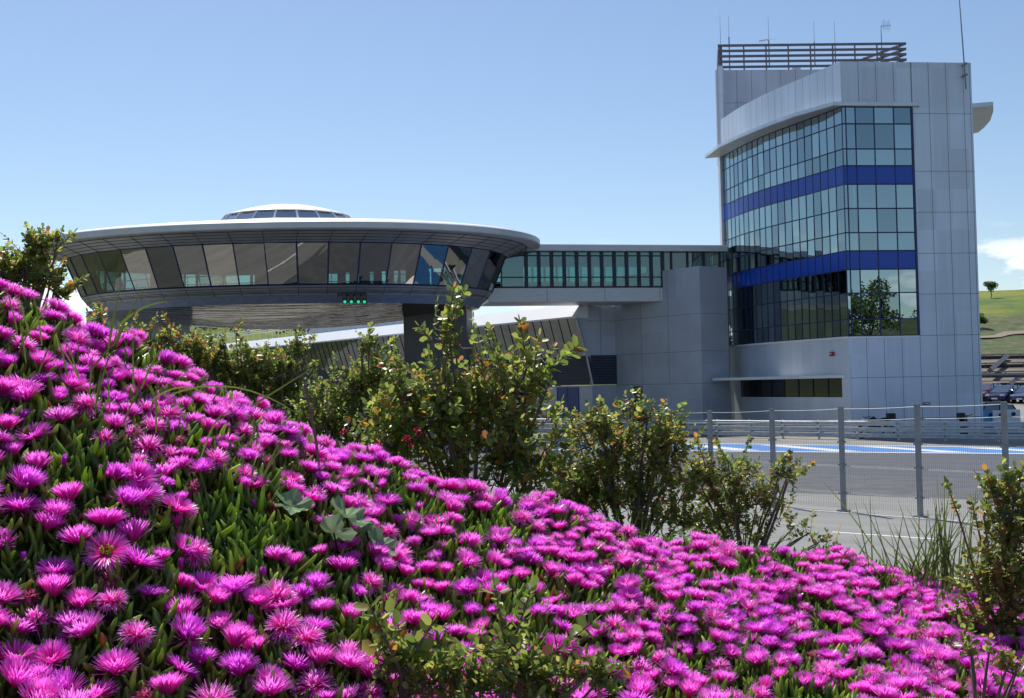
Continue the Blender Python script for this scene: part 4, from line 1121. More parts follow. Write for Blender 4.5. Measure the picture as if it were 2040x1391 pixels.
def tree(name, label, base, height, crown, seed, n=2600, leaf=0.16, pal=None, cat='tree', group=None, trunk_r=0.18):
    rng = np.random.default_rng(seed); base = np.array(base, dtype=float)
    root = thing(name, label, cat, base, group)
    tr = MB(); top = base + np.array([0, 0, height * 0.45])
    tr.tube([base - np.array([0, 0, .1]), base * .5 + top * .5 + rng.normal(0, .05, 3), top], [trunk_r, trunk_r * .8, trunk_r * .55], 8)
    nb = 9; cen = []
    for k in range(nb):
        a = rng.uniform(0, 2 * math.pi); rr = rng.uniform(0.25, 0.75) * crown
        c_ = base + np.array([math.cos(a) * rr, math.sin(a) * rr, height * rng.uniform(0.5, 0.88)]); cen.append(c_)
        tr.tube([top - np.array([0, 0, height * .08]), top * .5 + c_ * .5 + np.array([0, 0, -.1 * height * .3]), c_], [trunk_r * .45, trunk_r * .28, trunk_r * .1], 5)
    cen = np.array(cen)
    idx = rng.integers(0, nb, n); d = rng.normal(0, 1, (n, 3)); d /= np.linalg.norm(d, axis=1)[:, None]
    P = cen[idx] + d * (rng.uniform(0, 1, (n, 1)) ** 0.5) * crown * np.array([0.42, 0.42, 0.30]) * rng.uniform(0.75, 1.1, (nb, 1))[idx]
    D = d + rng.normal(0, .6, (n, 3))
    cols = pick_cols(rng, n, pal or [(0.09, 0.13, 0.035), (0.13, 0.17, 0.04), (0.06, 0.09, 0.03)], (4, 3, 3))
    V, Fc, col = leaf_cloud(P - base, D, rng.uniform(.6, 1.3, n) * leaf, rng, cols, .9)
    link('crown', bulk_mesh('crown', V, Fc, col), M['tree'], root); tr.build('trunk', M['trunk'], root)
    return root

# lone tree on the hill and far trees
q = at(1974, 598, 178); q = Vector((q.x, 178, hill_z(q.x, 178)))
tree('hill_tree', 'lone small round tree on the grassy hill to the right', q, 3.2, 1.25, 3, 900, 0.22, trunk_r=0.10, pal=[(.09, .13, .03), (.12, .16, .04)] + [(.06, .09, .02)])
q = at(1957, 632, 140); tree('bush_on_slope', 'dark bush on the slope right at the tower edge', (q.x - 0.6, 140, hill_z(q.x, 140) - 0.3), 2.2, 1.3, 4, 900, 0.22, cat='bush')
# distant scrub covering the far left hill: uncountable
rng = np.random.default_rng(21); n = 5200
X = rng.uniform(-150, 10, n); Y = rng.uniform(170, 330, n)
keep = np.array([vnoise(x, y, 0.12) > -0.15 for x, y in zip(X, Y)]); X, Y = X[keep], Y[keep]
nn = len(X); P = []; Sz = []
for x, y in zip(X, Y):
    z = hill_z(x, y); s = rng.uniform(0.7, 1.7)
    for k in range(9): P.append((x + rng.normal(0, s * .7), y + rng.normal(0, s * .7), z + abs(rng.normal(0, s * .6)))); Sz.append(rng.uniform(.5, .9))
P = np.array(P); Sz = np.array(Sz)
cols = pick_cols(rng, len(P), [(0.035, 0.06, 0.014), (0.06, 0.085, 0.02), (0.10, 0.12, 0.03)], (4, 4, 1))
V, Fc, col = leaf_cloud(P, rng.normal(0, 1, P.shape), Sz, rng, cols, 1.0)
o = link('scrub', bulk_mesh('scrub', V, Fc, col), M['tree']); tag(o, 'dark green scrub covering the distant hillside under the saucer', 'scrub', kind='stuff')

# grassy rise and trees behind the photographer (seen mirrored in the glass)
mb = MB(); N = 24
for j in range(10):
    for i in range(N):
        f = lambda i, j: (-110 + i * 11, -12 - j * 9, 0.02 + min(10, (j * 1.6)) + 4 * max(0, min(1, (i - 14) / 3)) * min(1, j / 3) + (0.6 * math.sin(i * 1.3 + j) if j else 0))
        mb.quad(f(i, j + 1), f(i + 1, j + 1), f(i + 1, j), f(i, j))
o = mb.build('hills_behind', M['grass'], smooth=True); o.name = 'terrain'; tag(o, kind='structure')
for k, (x, y, h, c) in enumerate([(66, -20, 13, 4.5), (74, -24, 16, 5.5), (85, -20, 14, 5.2), (97, -26, 17, 6.5), (58, -34, 14, 5), (-34, -30, 11, 4.5)]):
    tree('roadside_tree', 'broad green tree mirrored in the tower glass, %s' % ['first from the curved side', 'tall, second in the row', 'low, third in the row', 'wide, fourth in the row', 'farther back on the rise', 'alone on the left of the rise'][k],
         (x, y, (-y - 12) / 9 * 1.6 - .3 + (2 if x > 50 else 0)), h, c, 40 + k, 3600, 0.36, group='trees behind the viewpoint', trunk_r=0.3)

# ================================================================ FLOWER BANK
tab = [  # photo column, ridge row of the flower tops, ridge distance, near distance
    (-500, 360, 2.9, 1.9), (-200, 490, 3.05, 2.0), (0, 577, 3.2, 2.1), (200, 652, 3.3, 2.15), (480, 795, 3.5, 2.3), (640, 872, 3.6, 2.4), (850, 958, 3.7, 2.6),
    (1100, 1012, 3.9, 2.75), (1300, 1078, 4.1, 2.85), (1500, 1098, 4.3, 2.95), (1700, 1118, 4.5, 3.05), (1900, 1165, 4.7, 3.15), (2040, 1205, 4.8, 3.2), (2300, 1270, 4.9, 3.3), (2600, 1340, 5.0, 3.4)]
TOPH = 0.075
ta, tyr, tzr, tyn, tzn = [], [], [], [], []
for u, v, yr, yn in tab:
    q = at(u, v, yr); ta.append(q.x / yr); tyr.append(yr); tzr.append(q.z - TOPH)
    q = at(u, 1391, yn); tyn.append(yn); tzn.append(q.z - TOPH)
ta, tyr, tzr, tyn, tzn = map(np.array, (ta, tyr, tzr, tyn, tzn))
def bank_z(X, Y):
    X = np.asarray(X, float); Y = np.asarray(Y, float)
    a = X / np.maximum(Y, 1.3)
    yr, zr, yn, zn = (np.interp(a, ta, q_) for q_ in (tyr, tzr, tyn, tzn))
    t = (Y - yn) / (yr - yn)
    # the top of the slope rounds over
    tt = np.clip(t, 0, 1); mid = zn + (zr - zn) * (tt * 1.25 - 0.25 * tt * tt)
    z = mid
    d = np.maximum(0, Y - yr); z = z + 0.02 * np.minimum(d, 1) - 0.55 * d * d / (d + 0.9)
    s = (zr - zn) / (yr - yn) * 1.25
    dn = np.maximum(0, yn - Y); zfoot = 1.86
    z = np.where(t < 0, zfoot + (zn - zfoot) * np.clip(1 - dn / yn, 0, 1) ** 1.0, z)
    z = z + 0.018 * np.sin(X * 7.3 + 1) * np.cos(Y * 6.1) + 0.012 * np.sin(X * 15 + Y * 11)
    return np.maximum(z, -0.3)
gx = np.linspace(-9, 11, 201); gy = np.r_[np.linspace(-12, 1.0, 30), np.linspace(1.1, 7, 90), np.linspace(7.2, 17, 40)]
GX_, GY_ = np.meshgrid(gx, gy); GZ = bank_z(GX_, GY_)
GZ = np.where(GY_ < 0, 1.86 - 0.0 * GY_, GZ)
# let the sides of the bank die out
side = np.clip((np.abs(GX_ - 0.5) - 6.0) / 3.5, 0, 1); GZ = GZ * (1 - side) + (-0.2) * side
V = np.stack([GX_.ravel(), GY_.ravel(), GZ.ravel()], axis=1); nxg, nyg = len(gx), len(gy)
ii = (np.arange(nyg - 1)[:, None] * nxg + np.arange(nxg - 1)[None]).ravel()
o = link('bank_ground', bulk_mesh('bank', V, np.stack([ii, ii + 1, ii + nxg + 1, ii + nxg], axis=1), smooth=True), M['soil']); tag(o, kind='structure')
def bank_n(X, Y):
    e = 0.04; zx = (bank_z(X + e, Y) - bank_z(X - e, Y)) / (2 * e); zy = (bank_z(X, Y + e) - bank_z(X, Y - e)) / (2 * e)
    n_ = np.stack([-zx, -zy, np.ones_like(zx)], axis=-1); return n_ / np.linalg.norm(n_, axis=-1)[..., None]

def project(P):
    x, y, z = P[:, 0], P[:, 1], P[:, 2] - CZ
    f = y * math.cos(PITCH) + z * math.sin(PITCH); up = -y * math.sin(PITCH) + z * math.cos(PITCH)
    ax, bx_ = x / f, up / f
    a = ax * math.cos(ROLL) - bx_ * math.sin(ROLL); b = ax * math.sin(ROLL) + bx_ * math.cos(ROLL)
    return CX + a * F_PX, CY - b * F_PX
# bare green patches, given on the slope (measured on the photograph, kept as ground spots)
bare_px = [(130, 1000, 70, 50, .8), (330, 1050, 120, 40, .9), (60, 905, 80, 25, .6), (820, 1090, 130, 60, .95), (640, 1040, 100, 50, .9), (500, 1120, 70, 50, .6),
           (120, 1160, 110, 30, .8), (290, 1230, 80, 40, .7), (560, 1230, 60, 30, .5), (930, 1220, 90, 50, .8), (1000, 1290, 140, 60, .8), (860, 1330, 130, 50, .8), (1130, 1340, 120, 50, .7),
           (170, 1290, 60, 40, .6), (1300, 1110, 60, 20, .4), (1280, 1350, 60, 30, .5), (1530, 1190, 50, 20, .5), (700, 1340, 60, 40, .5), (380, 1150, 60, 25, .4), (1600, 1340, 70, 25, .4),(1420,1240,60,25,.4)]
def bare(P):
    u, v = project(P); m_ = np.zeros(len(P))
    for (cu, cv_, ru, rv, k) in bare_px: m_ = np.maximum(m_, k * np.exp(-(((u - cu) / ru) ** 2 + ((v - cv_) / rv) ** 2) ** 1.3))
    return m_

# ---- succulent ice plant leaves (ground cover)
def ice_leaf():
    # three-sided tapering finger, curved upwards; x axis = direction of growth
    st = [(0, .10, 0), (.3, .13, .02), (.65, .11, .09), (.9, .06, .19), (1, .0, .24)]
    V_ = []; F_ = []
    for x, r, z in st:
        for k in range(3):
            t = 2 * math.pi * k / 3 + math.pi / 2; V_.append((x, math.cos(t) * r, z - 0.0 + math.sin(t) * r))
    for j in range(len(st) - 1):
        for k in range(3): F_.append((j * 3 + k, j * 3 + (k + 1) % 3, (j + 1) * 3 + (k + 1) % 3, (j + 1) * 3 + k))
    return np.array(V_), np.array(F_)
IV, IF = ice_leaf()
rng = np.random.default_rng(77)
def scatter(n, seed, ylo=1.5, yhi=5.6, beyond=0.5):
    rng = np.random.default_rng(seed)
    Y = rng.uniform(ylo, yhi, n); a = rng.uniform(-0.62, 0.62, n); X = a * Y
    yr = np.interp(a, ta, tyr); yn = np.interp(a, ta, tyn)
    ok = (Y < yr + beyond) & (Y > yn - 0.45) & (rng.uniform(0, 1, n) < 0.35 + 0.6 * Y / yhi)
    X, Y = X[ok], Y[ok]; Z = bank_z(X, Y)
    return np.stack([X, Y, Z], axis=1), rng
P, rng = scatter(88000, 5)
Nn = bank_n(P[:, 0], P[:, 1])
N = len(P)
az = rng.uniform(0, 2 * math.pi, N); el = rng.uniform(0.15, 1.4, N)
D = np.stack([np.cos(az) * np.cos(el), np.sin(az) * np.cos(el), np.sin(el)], axis=1) + 0.1 * Nn
S = rng.uniform(0.038, 0.075, N)
P2 = P + Nn * rng.uniform(-0.012, 0.028, (N, 1))
Mx = frames(D, np.tile([0, 0, 1.0], (N, 1)) + rng.normal(0, .2, (N, 3)), rng.normal(0, .5, N)) * S[:, None, None]
V, Fc = replicate(IV, IF, Mx, P2)
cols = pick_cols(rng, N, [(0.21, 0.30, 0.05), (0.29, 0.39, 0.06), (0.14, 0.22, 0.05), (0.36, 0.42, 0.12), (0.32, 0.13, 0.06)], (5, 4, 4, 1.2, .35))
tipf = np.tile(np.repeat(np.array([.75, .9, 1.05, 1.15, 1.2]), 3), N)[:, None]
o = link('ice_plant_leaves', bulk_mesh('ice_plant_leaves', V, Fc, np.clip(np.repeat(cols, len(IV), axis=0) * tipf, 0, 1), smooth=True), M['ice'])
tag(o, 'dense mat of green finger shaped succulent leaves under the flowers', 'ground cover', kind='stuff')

# ---- flowers
def petals(seed, elev=0.75, spread=0.25, n1=96, n2=84, R0=0.052, curl=0.25, messy=0.0, w=0.0018, hue=(1, 1, 1)):
    rng = np.random.default_rng(seed)
    V_, F_, Cc = [], [], []
    for whorl, (n_, el_, Lk) in enumerate(((n1, elev, 1.0), (n2, elev + 0.15, 0.97), (int(n2 * .7), elev + 0.32, 0.92))):
        for k in range(n_):
            a = 2 * math.pi * (k + rng.uniform(-.35, .35)) / n_; e = el_ + rng.normal(0, spread * 0.35 + messy * .3); L = R0 * Lk * rng.uniform(0.88, 1.06)
            h = np.array([math.cos(a), math.sin(a), 0]); s = np.array([-math.sin(a), math.cos(a), 0]); up = np.array([0, 0, 1.0])
            p = h * 0.005 + up * 0.002; pts = [p]; ee = e
            for j in range(3):
                ee -= curl * rng.uniform(.4, 1.3) + (messy * rng.normal(0, .5)); p = p + (h * math.cos(ee) + up * math.sin(ee) + s * messy * rng.normal(0, .35)) * L / 3; pts.append(p)
            ws = (w * .55, w * 1.0, w * 1.05, w * 0.35); b0 = len(V_)
            pk = rng.uniform(.85, 1.15)
            cs = [(0.92, 0.05, 0.34), (0.92, 0.08, 0.54), (0.91, 0.13, 0.70), (0.92, 0.28, 0.83)]
            cs = [tuple(x * hue[i_] for i_, x in enumerate(c_)) for c_ in cs]
            for q_, ww, c_ in zip(pts, ws, cs):
                V_ += [q_ - s * ww, q_ + s * ww]; Cc += [tuple(x * pk for x in c_)] * 2
            for j in range(3): F_.append((b0 + 2 * j, b0 + 2 * j + 1, b0 + 2 * j + 3, b0 + 2 * j + 2))
    return np.array(V_), np.array(F_), np.clip(np.array(Cc), 0, 1)
def calyx_mesh():
    V_, F_, Cc = [], [], []
    prof = [(0.003, -0.020), (0.008, -0.012), (0.0105, -0.004), (0.008, 0.003)]
    for r, z in prof:
        for k in range(8): t = 2 * math.pi * k / 8; V_.append((r * math.cos(t), r * math.sin(t), z)); Cc.append((.07, .12, .02))
    for j in range(3):
        for k in range(8): F_.append((j * 8 + k, j * 8 + (k + 1) % 8, (j + 1) * 8 + (k + 1) % 8, (j + 1) * 8 + k))
    for k in range(4):   # pointed sepals
        a = k * math.pi / 2 + .4; h = np.array([math.cos(a), math.sin(a), 0]); s = np.array([-math.sin(a), math.cos(a), 0]); b0 = len(V_)
        for (x, z, w_) in ((.007, -.002, .005), (.016, .004, .0045), (.026, .013, .0008)):
            V_ += [tuple(h * x + s * w_ + np.array([0, 0, z])), tuple(h * x - s * w_ + np.array([0, 0, z]))]; Cc += [(.06, .11, .02)] * 2
        for j in range(2): F_.append((b0 + 2 * j, b0 + 2 * j + 1, b0 + 2 * j + 3, b0 + 2 * j + 2))
    # stalk
    b0 = len(V_)
    for z, r in ((-.06, .0035), (-.018, .004)):
        for k in range(8): t = 2 * math.pi * k / 8; V_.append((r * math.cos(t), r * math.sin(t), z)); Cc.append((.08, .11, .025))
    for k in range(8): F_.append((b0 + k, b0 + (k + 1) % 8, b0 + 8 + (k + 1) % 8, b0 + 8 + k))
    return np.array(V_), np.array(F_), np.array(Cc)
def stamen_mesh():
    rng = np.random.default_rng(3); V_, F_, Cc = [], [], []
    for i in range(90):
        a = rng.uniform(0, 6.28); r = .009 * math.sqrt(rng.uniform(0, 1)); x, y = r * math.cos(a), r * math.sin(a); b0 = len(V_)
        lean = 0.3; tx, ty = x * (1 + lean) + rng.normal(0, .001), y * (1 + lean) + rng.normal(0, .001)
        V_ += [(x - .0006, y, .003), (x + .0006, y, .003), (tx + .0009, ty, .013), (tx - .0009, ty, .013)]; F_.append((b0, b0 + 1, b0 + 2, b0 + 3)); Cc += [(.45, .30, .06)] * 4
    return np.array(V_), np.array(F_), np.array(Cc)
kinds = []
HU = [(.95, .8, 1), (.97, 1.0, 1.03), (.90, .8, 1.06), (.98, .9, .97), (.94, 1.2, 1.04)]
for k in range(5): kinds.append(petals(100 + k, elev=(0.86, 0.95, 1.02, 1.1, 0.8)[k], spread=.35 + .1 * (k % 3), curl=.08, messy=.06 * (k % 3), hue=HU[k]))   # bowls seen from the side
for k in range(2): kinds.append(petals(120 + k, elev=0.60, spread=.4, curl=.12, hue=HU[k + 1]))               # wide open
kinds.append(petals(130, elev=1.16, spread=.2, curl=.04, R0=.042, n1=50, n2=36, hue=(.92, .8, 1)))             # half closed
for k in range(2): kinds.append(petals(140 + k, elev=0.75, spread=.7, curl=.30, messy=.5, R0=.047, hue=(.97, 1.5, 1.04)))   # shaggy
kinds.append(petals(150, elev=1.42, spread=.1, curl=-.05, R0=.028, n1=26, n2=14, w=.0026, hue=(.85, .6, 1)))   # bud
kinds.append(petals(151, elev=0.35, spread=1.2, curl=.5, R0=.026, n1=60, n2=40, messy=.9, hue=(.62, .9, .42)))  # spent
KL = ['magenta bowl flower'] * 5 + ['wide open magenta flower'] * 2 + ['half closed magenta flower'] + ['shaggy magenta flower'] * 2 + ['closed purple bud'] + ['withered reddish flower']
KP = np.array([3, 3, 3, 3, 3, 2, 2, 1.3, 2.2, 2.2, .8, 1.5]); KP = KP / KP.sum()
CVm = calyx_mesh(); SVm = stamen_mesh()
pm_me = [bulk_mesh('petals_%d' % i, *k_) for i, k_ in enumerate(kinds)]
cx_me = bulk_mesh('calyx', *CVm); st_me = bulk_mesh('stamens', *SVm)
for me in pm_me: me.materials.append(M['petal'])
cx_me.materials.append(M['ice']); st_me.materials.append(M['petal'])
# positions: dart throwing on the slope
cand, rng = scatter(60000, 9, beyond=0.12)
cand = cand[rng.uniform(0, 1, len(cand)) > bare(cand + np.array([0, 0, .06]))]
drop = np.array([vnoise(x, y, 4.2) for x, y in cand[:, :2]]); cand = cand[drop > -0.50 + rng.normal(0, .12, len(cand))]
cell = {}; pts = []
for p in cand:
    r_ = (0.050 if p[1] < 2.9 else 0.044) + 0.022 * max(0., math.sin(p[0] * 9 + 2) * math.cos(p[1] * 8))
    key = (int(math.floor(p[0] / .07)), int(math.floor(p[1] / .07))); ok = True
    for dx in (-1, 0, 1):
        for dy in (-1, 0, 1):
            for q_ in cell.get((key[0] + dx, key[1] + dy), ()):
                if (q_[0] - p[0]) ** 2 + (q_[1] - p[1]) ** 2 < r_ * r_: ok = False; break
            if not ok: break
        if not ok: break
    if ok: cell.setdefault(key, []).append(p); pts.append(p)
pts = np.array(pts); uu, vv = project(pts + np.array([0, 0, .06]))
inv = (uu > -90) & (uu < 2130) & (vv < 1480); pts = pts[inv]; uu, vv = uu[inv], vv[inv]
big = np.argsort(pts[:, 1] + 10.0 * ((uu < 0) | (uu > 2040) | (vv > 1400)))
print('flowers', len(pts))
fn_ = bank_n(pts[:, 0], pts[:, 1])
sunh = np.array([SD.x, SD.y, SD.z])
rest_V, rest_F, rest_C, off = [], [], [], 0
rc_V, rc_F, rc_C, coff = [], [], [], 0
def ordn(k):
    return ['first', 'second', 'third', 'fourth', 'fifth', 'sixth', 'seventh', 'eighth', 'ninth', 'tenth', 'eleventh', 'twelfth', 'thirteenth', 'fourteenth', 'fifteenth',
            'sixteenth', 'seventeenth', 'eighteenth', 'nineteenth', 'twentieth', 'twenty-first', 'twenty-second', 'twenty-third', 'twenty-fourth', 'twenty-fifth', 'twenty-sixth'][k]
place = {}
near_ = sorted(big[:296], key=lambda i: -vv[i])
for rw in range(0, 296, 12):
    for k, i in enumerate(sorted(near_[rw:rw + 12], key=lambda i: uu[i])): place[i] = '%s from the left in the %s row up from the bottom' % (ordn(k), ordn(rw // 12))
for rank, i in enumerate(big):
    p = pts[i]; nrm = fn_[i] * 0.45 + np.array([0, 0, 1.0]) * 0.5 + sunh * 0.28 + rng.normal(0, .22, 3); nrm /= np.linalg.norm(nrm)
    k_ = int(rng.choice(12, p=KP)); sc_ = rng.uniform(0.78, 1.12) * (1.0 if p[1] < 2.9 else 0.90)
    pos = p + nrm * (0.050 + rng.uniform(-.01, .018))
    qt = Vector(nrm).to_track_quat('Z', 'Y'); spin = rng.uniform(0, 6.28)
    Mr = (qt.to_matrix() @ Matrix.Rotation(spin, 3, 'Z')) * sc_ @ Matrix.Diagonal((rng.uniform(.9, 1.1), rng.uniform(.85, 1.1), rng.uniform(.8, 1.12)))
    if rank < 296:
        root = bpy.data.objects.new('ice_plant_flower', None); C.objects.link(root)
        root.matrix_world = Matrix.Translation(pos) @ Mr.to_4x4(); root.empty_display_size = .02
        tag(root, KL[k_] + ', ' + place[i], 'flower', 'nearest ice plant flowers on the bank')
        for nm, me in (('petals', pm_me[k_]), ('calyx', cx_me)) + ((('stamens', st_me),) if k_ in (5, 6) else ()):
            c_ = bpy.data.objects.new(nm, me); C.objects.link(c_); c_.parent = root
    else:
        Mn = np.array(Mr); V_, F_, C_ = kinds[k_]; rest_V.append(V_ @ Mn.T + pos); rest_F.append(F_ + off); rest_C.append(C_ * rng.uniform(.92, 1.0)); off += len(V_)
        V_, F_, C_ = CVm; rc_V.append(V_ @ Mn.T + pos); rc_F.append(F_ + coff); rc_C.append(C_); coff += len(V_)
if rest_V:
    o = link('distant_ice_plant_flowers', bulk_mesh('far_flowers', np.concatenate(rest_V), np.concatenate(rest_F), np.clip(np.concatenate(rest_C), 0, 1)), M['petal'])
    tag(o, 'carpet of magenta ice plant flowers farther up the bank', 'flowers', kind='stuff')
    o2 = link('calyxes', bulk_mesh('far_calyx', np.concatenate(rc_V), np.concatenate(rc_F), np.concatenate(rc_C)), M['ice'], o); o2['kind'] = 'stuff'
# one flower turned to the viewer with its yellow centre showing
Vb = petals(555, elev=0.22, spread=.35, curl=.06, n1=74, n2=60, R0=.052, w=.0017)
root = thing('ice_plant_flower', 'open magenta flower facing the viewer with a yellow stamen centre, lower left', 'flower', (0, 0, 0))
q = atz(212, 1103, 0) ; Yq = 2.55
for _ in range(30):
    q = at(212, 1103, Yq); Yq += (0.5 * (q.z - 0.07 - float(bank_z(q.x, q.y)))) * 1.0
q = at(212, 1103, Yq)
root.location = q; d_ = (Vector((0, 0, CZ)) - q).normalized() * 0.8 + Vector((0, 0, .75)); root.rotation_euler = d_.to_track_quat('Z', 'Y').to_euler()
for nm, data, mm_ in (('petals', Vb, M['petal']), ('stamens', (SVm[0] * 1.25, SVm[1], SVm[2]), M['petal']), ('calyx', CVm, M['ice'])):
    me = bulk_mesh(nm, *data); me.materials.append(mm_); c_ = bpy.data.objects.new(nm, me); C.objects.link(c_); c_.parent = root

# ================================================================ SHRUBS
def px_blobs(Y, items, dz=None):
    out = []
    for it in items:
        u, v, ru, rv = it[:4]; y = Y + (it[4] if len(it) > 4 else 0)
        q = at(u, v, y); out.append((tuple(q), (ru / F_PX * y, (it[5] if len(it) > 5 else 0.75) * (ru + rv) / 2 / F_PX * y, rv / F_PX * y)))
    return out
def root_at(u, Y): x = at(u, 700, Y).x; return (x, Y, float(bank_z(x, Y)))
shrub('carob_shrub', 'large carob shrub with rust tinted leaves and a tall sprig before the pit building', root_at(930, 4.75),
      px_blobs(4.7, [(900, 850, 165, 100), (990, 800, 110, 85), (830, 800, 95, 75), (890, 715, 55, 60), (1040, 880, 85, 90), (800, 890, 75, 70), (940, 940, 150, 60), (1060, 960, 70, 50)]), 520, 0.042, 31,
      weights=(6, 6, 3, 3, 1.6, .8),
      spikes=[(880, 700, 4.7, 905, 575, 1.0), (905, 640, 4.7, 925, 580, .9), (860, 680, 4.7, 835, 650, 1.0), (1040, 780, 4.7, 1150, 690, 1.3), (1050, 730, 4.7, 1036, 640, 1.2), (1060, 760, 4.7, 1075, 668, 1.1), (990, 700, 4.7, 975, 655, .9), (1080, 800, 4.7, 1095, 760, 1), (785, 760, 4.7, 760, 715, 1)])
shrub('mastic_shrub', 'bushy shrub of small leaves left of the carob shrub', root_at(720, 5.3),
      px_blobs(5.3, [(720, 775, 80, 62), (690, 830, 90, 60), (778, 755, 52, 42), (732, 702, 26, 30), (640, 850, 60, 60), (790, 870, 70, 70), (700, 900, 90, 50)]), 640, 0.026, 32, weights=(5, 5, 4, 3, .5, .3), spikes=[(735, 680, 5.3, 740, 648, 1), (760, 700, 5.3, 790, 672, 1)])
shrub('mastic_shrub', 'dense dark shrub with yellowish leaves behind the flower crest', root_at(510, 5.6),
      px_blobs(5.6, [(500, 735, 100, 38), (435, 712, 50, 32), (560, 750, 75, 52), (592, 705, 26, 22), (520, 795, 105, 52), (450, 760, 60, 45), (600, 820, 70, 50), (400, 735, 40, 30)]), 760, 0.025, 33, weights=(3, 4, 6, 3, 1.0, .8), spikes=[(590, 690, 5.6, 598, 650, 1), (470, 670, 5.6, 478, 640, 1), (610, 700, 5.6, 625, 668, 1)])
shrub('mastic_shrub', 'low reddish shrub along the crest under the saucer column', root_at(310, 5.0),
      px_blobs(5.0, [(258, 684, 50, 20), (330, 694, 48, 22), (392, 712, 40, 24), (195, 648, 28, 16), (350, 735, 65, 28), (240, 706, 55, 24)]), 250, 0.026, 34, weights=(3, 4, 3, 2, 2.4, 2.0), spikes=[(300, 665, 5.0, 312, 628, .8), (340, 655, 5.0, 326, 626, .8)])
shrub('carob_shrub', 'round leaved shrub at the left edge against the sky', root_at(40, 4.2),
      px_blobs(4.2, [(25, 565, 65, 45), (88, 500, 34, 26), (100, 570, 38, 32), (-40, 560, 60, 60), (10, 620, 60, 30), (118, 600, 22, 18), (60, 530, 40, 30)]), 330, 0.027, 35, weights=(4, 4, 4, 2.5, 1.6, 1.2),
      spikes=[(110, 500, 4.2, 148, 462, .9), (85, 500, 4.2, 60, 466, .9), (70, 510, 4.2, 48, 472, .9), (110, 590, 4.2, 155, 572, 1), (120, 560, 4.2, 128, 530, .9), (10, 540, 4.2, 4, 500, .9), (112, 490, 4.2, 124, 458, .8)])
shrub('mastic_shrub', 'rounded shrub in front of the tower base with speckled rust leaves', root_at(1240, 4.9),
      px_blobs(4.9, [(1240, 900, 120, 70), (1180, 960, 95, 75), (1320, 890, 70, 60), (1270, 995, 120, 65), (1190, 850, 50, 35), (1345, 965, 60, 65), (1290, 830, 55, 22), (1150, 1000, 70, 50), (1330, 1040, 80, 40)]), 860, 0.027, 36, weights=(4, 5, 4, 3.2, 1.2, 1.0),
      spikes=[(1200, 830, 4.9, 1195, 795, 1), (1255, 815, 4.9, 1262, 796, 1), (1330, 840, 4.9, 1362, 805, 1), (1150, 870, 4.9, 1130, 820, 1)])
shrub('mastic_shrub', 'open spreading shrub in front of the left part of the wire fence', root_at(1470, 5.0),
      px_blobs(5.0, [(1470, 980, 70, 55), (1410, 960, 50, 50), (1520, 1005, 60, 36), (1480, 1060, 65, 35), (1560, 960, 30, 25), (1420, 1045, 60, 45), (1600, 1060, 40, 28), (1640, 1088, 30, 14)]), 360, 0.025, 37, weights=(4, 4, 4, 2.5, 1.2, 1.5),
      spikes=[(1475, 930, 5.0, 1495, 872, 1), (1450, 920, 5.0, 1425, 878, 1), (1550, 950, 5.0, 1575, 905, 1.2), (1570, 960, 5.0, 1620, 925, 1.2), (1540, 940, 5.0, 1570, 900, 1.1), (1400, 910, 5.0, 1388, 880, 1)])
shrub('carob_shrub', 'tall leafy shrub at the right edge of the picture', root_at(1990, 4.1),
      px_blobs(4.0, [(2015, 1000, 40, 50), (1990, 1080, 50, 55), (2000, 1180, 70, 70), (1950, 1150, 35, 40), (2060, 1100, 50, 110), (2000, 1270, 70, 60), (1930, 1250, 35, 30), (1960, 1310, 40, 30)]), 360, 0.030, 38, weights=(5, 5, 4, 2.5, .9, .9),
      spikes=[(2010, 970, 4.0, 2000, 922, 1.1), (1950, 1060, 4.0, 1935, 995, 1.0), (1910, 1030, 4.0, 1885, 960, .9), (2030, 960, 4.0, 2040, 925, 1), (1960, 1030, 4.0, 1972, 960, 1)])
# low carob seedlings in the foreground
def seedling(u, vb, vt, Y, label, seed, items, n, leaf=.03, spikes=()):
    q = at(u, vb, Y); z = float(bank_z(q.x, Y)); shrub('carob_seedling', label, (q.x, Y, z), px_blobs(Y, items), n, leaf, seed, weights=(6, 5, 2, 2.5, .5, .3), spikes=spikes, pairs=(2, 5), cat='seedling', group='carob seedlings among the flowers')
seedling(790, 1360, 1190, 2.55, 'carob seedling with big round leaves, left one of the lower centre', 51, [(790, 1330, 60, 45)], 16, .042, [(800, 1340, 2.5, 735, 1205, 1.0), (810, 1330, 2.5, 862, 1240, 1.0), (800, 1350, 2.5, 830, 1280, .9)])
seedling(1010, 1370, 1160, 2.6, 'carob seedling with a forked stem, right one of the lower centre', 52, [(1000, 1320, 60, 50)], 16, .040, [(1010, 1300, 2.6, 985, 1165, 1.0), (1015, 1300, 2.6, 1060, 1170, .9), (1040, 1350, 2.6, 1180, 1240, 1.0)])
seedling(960, 1391, 1320, 2.5, 'low spreading carob growth at the bottom edge, centre', 53, [(850, 1370, 90, 28), (980, 1375, 90, 30), (1090, 1370, 80, 30), (1190, 1350, 60, 30), (900, 1340, 60, 25), (1030, 1330, 60, 25)], 190, .026)
seedling(1940, 1330, 1230, 3.0, 'small carob growth at the lower right among flowers', 54, [(1940, 1300, 45, 22), (2010, 1330, 40, 20)], 26, .024)

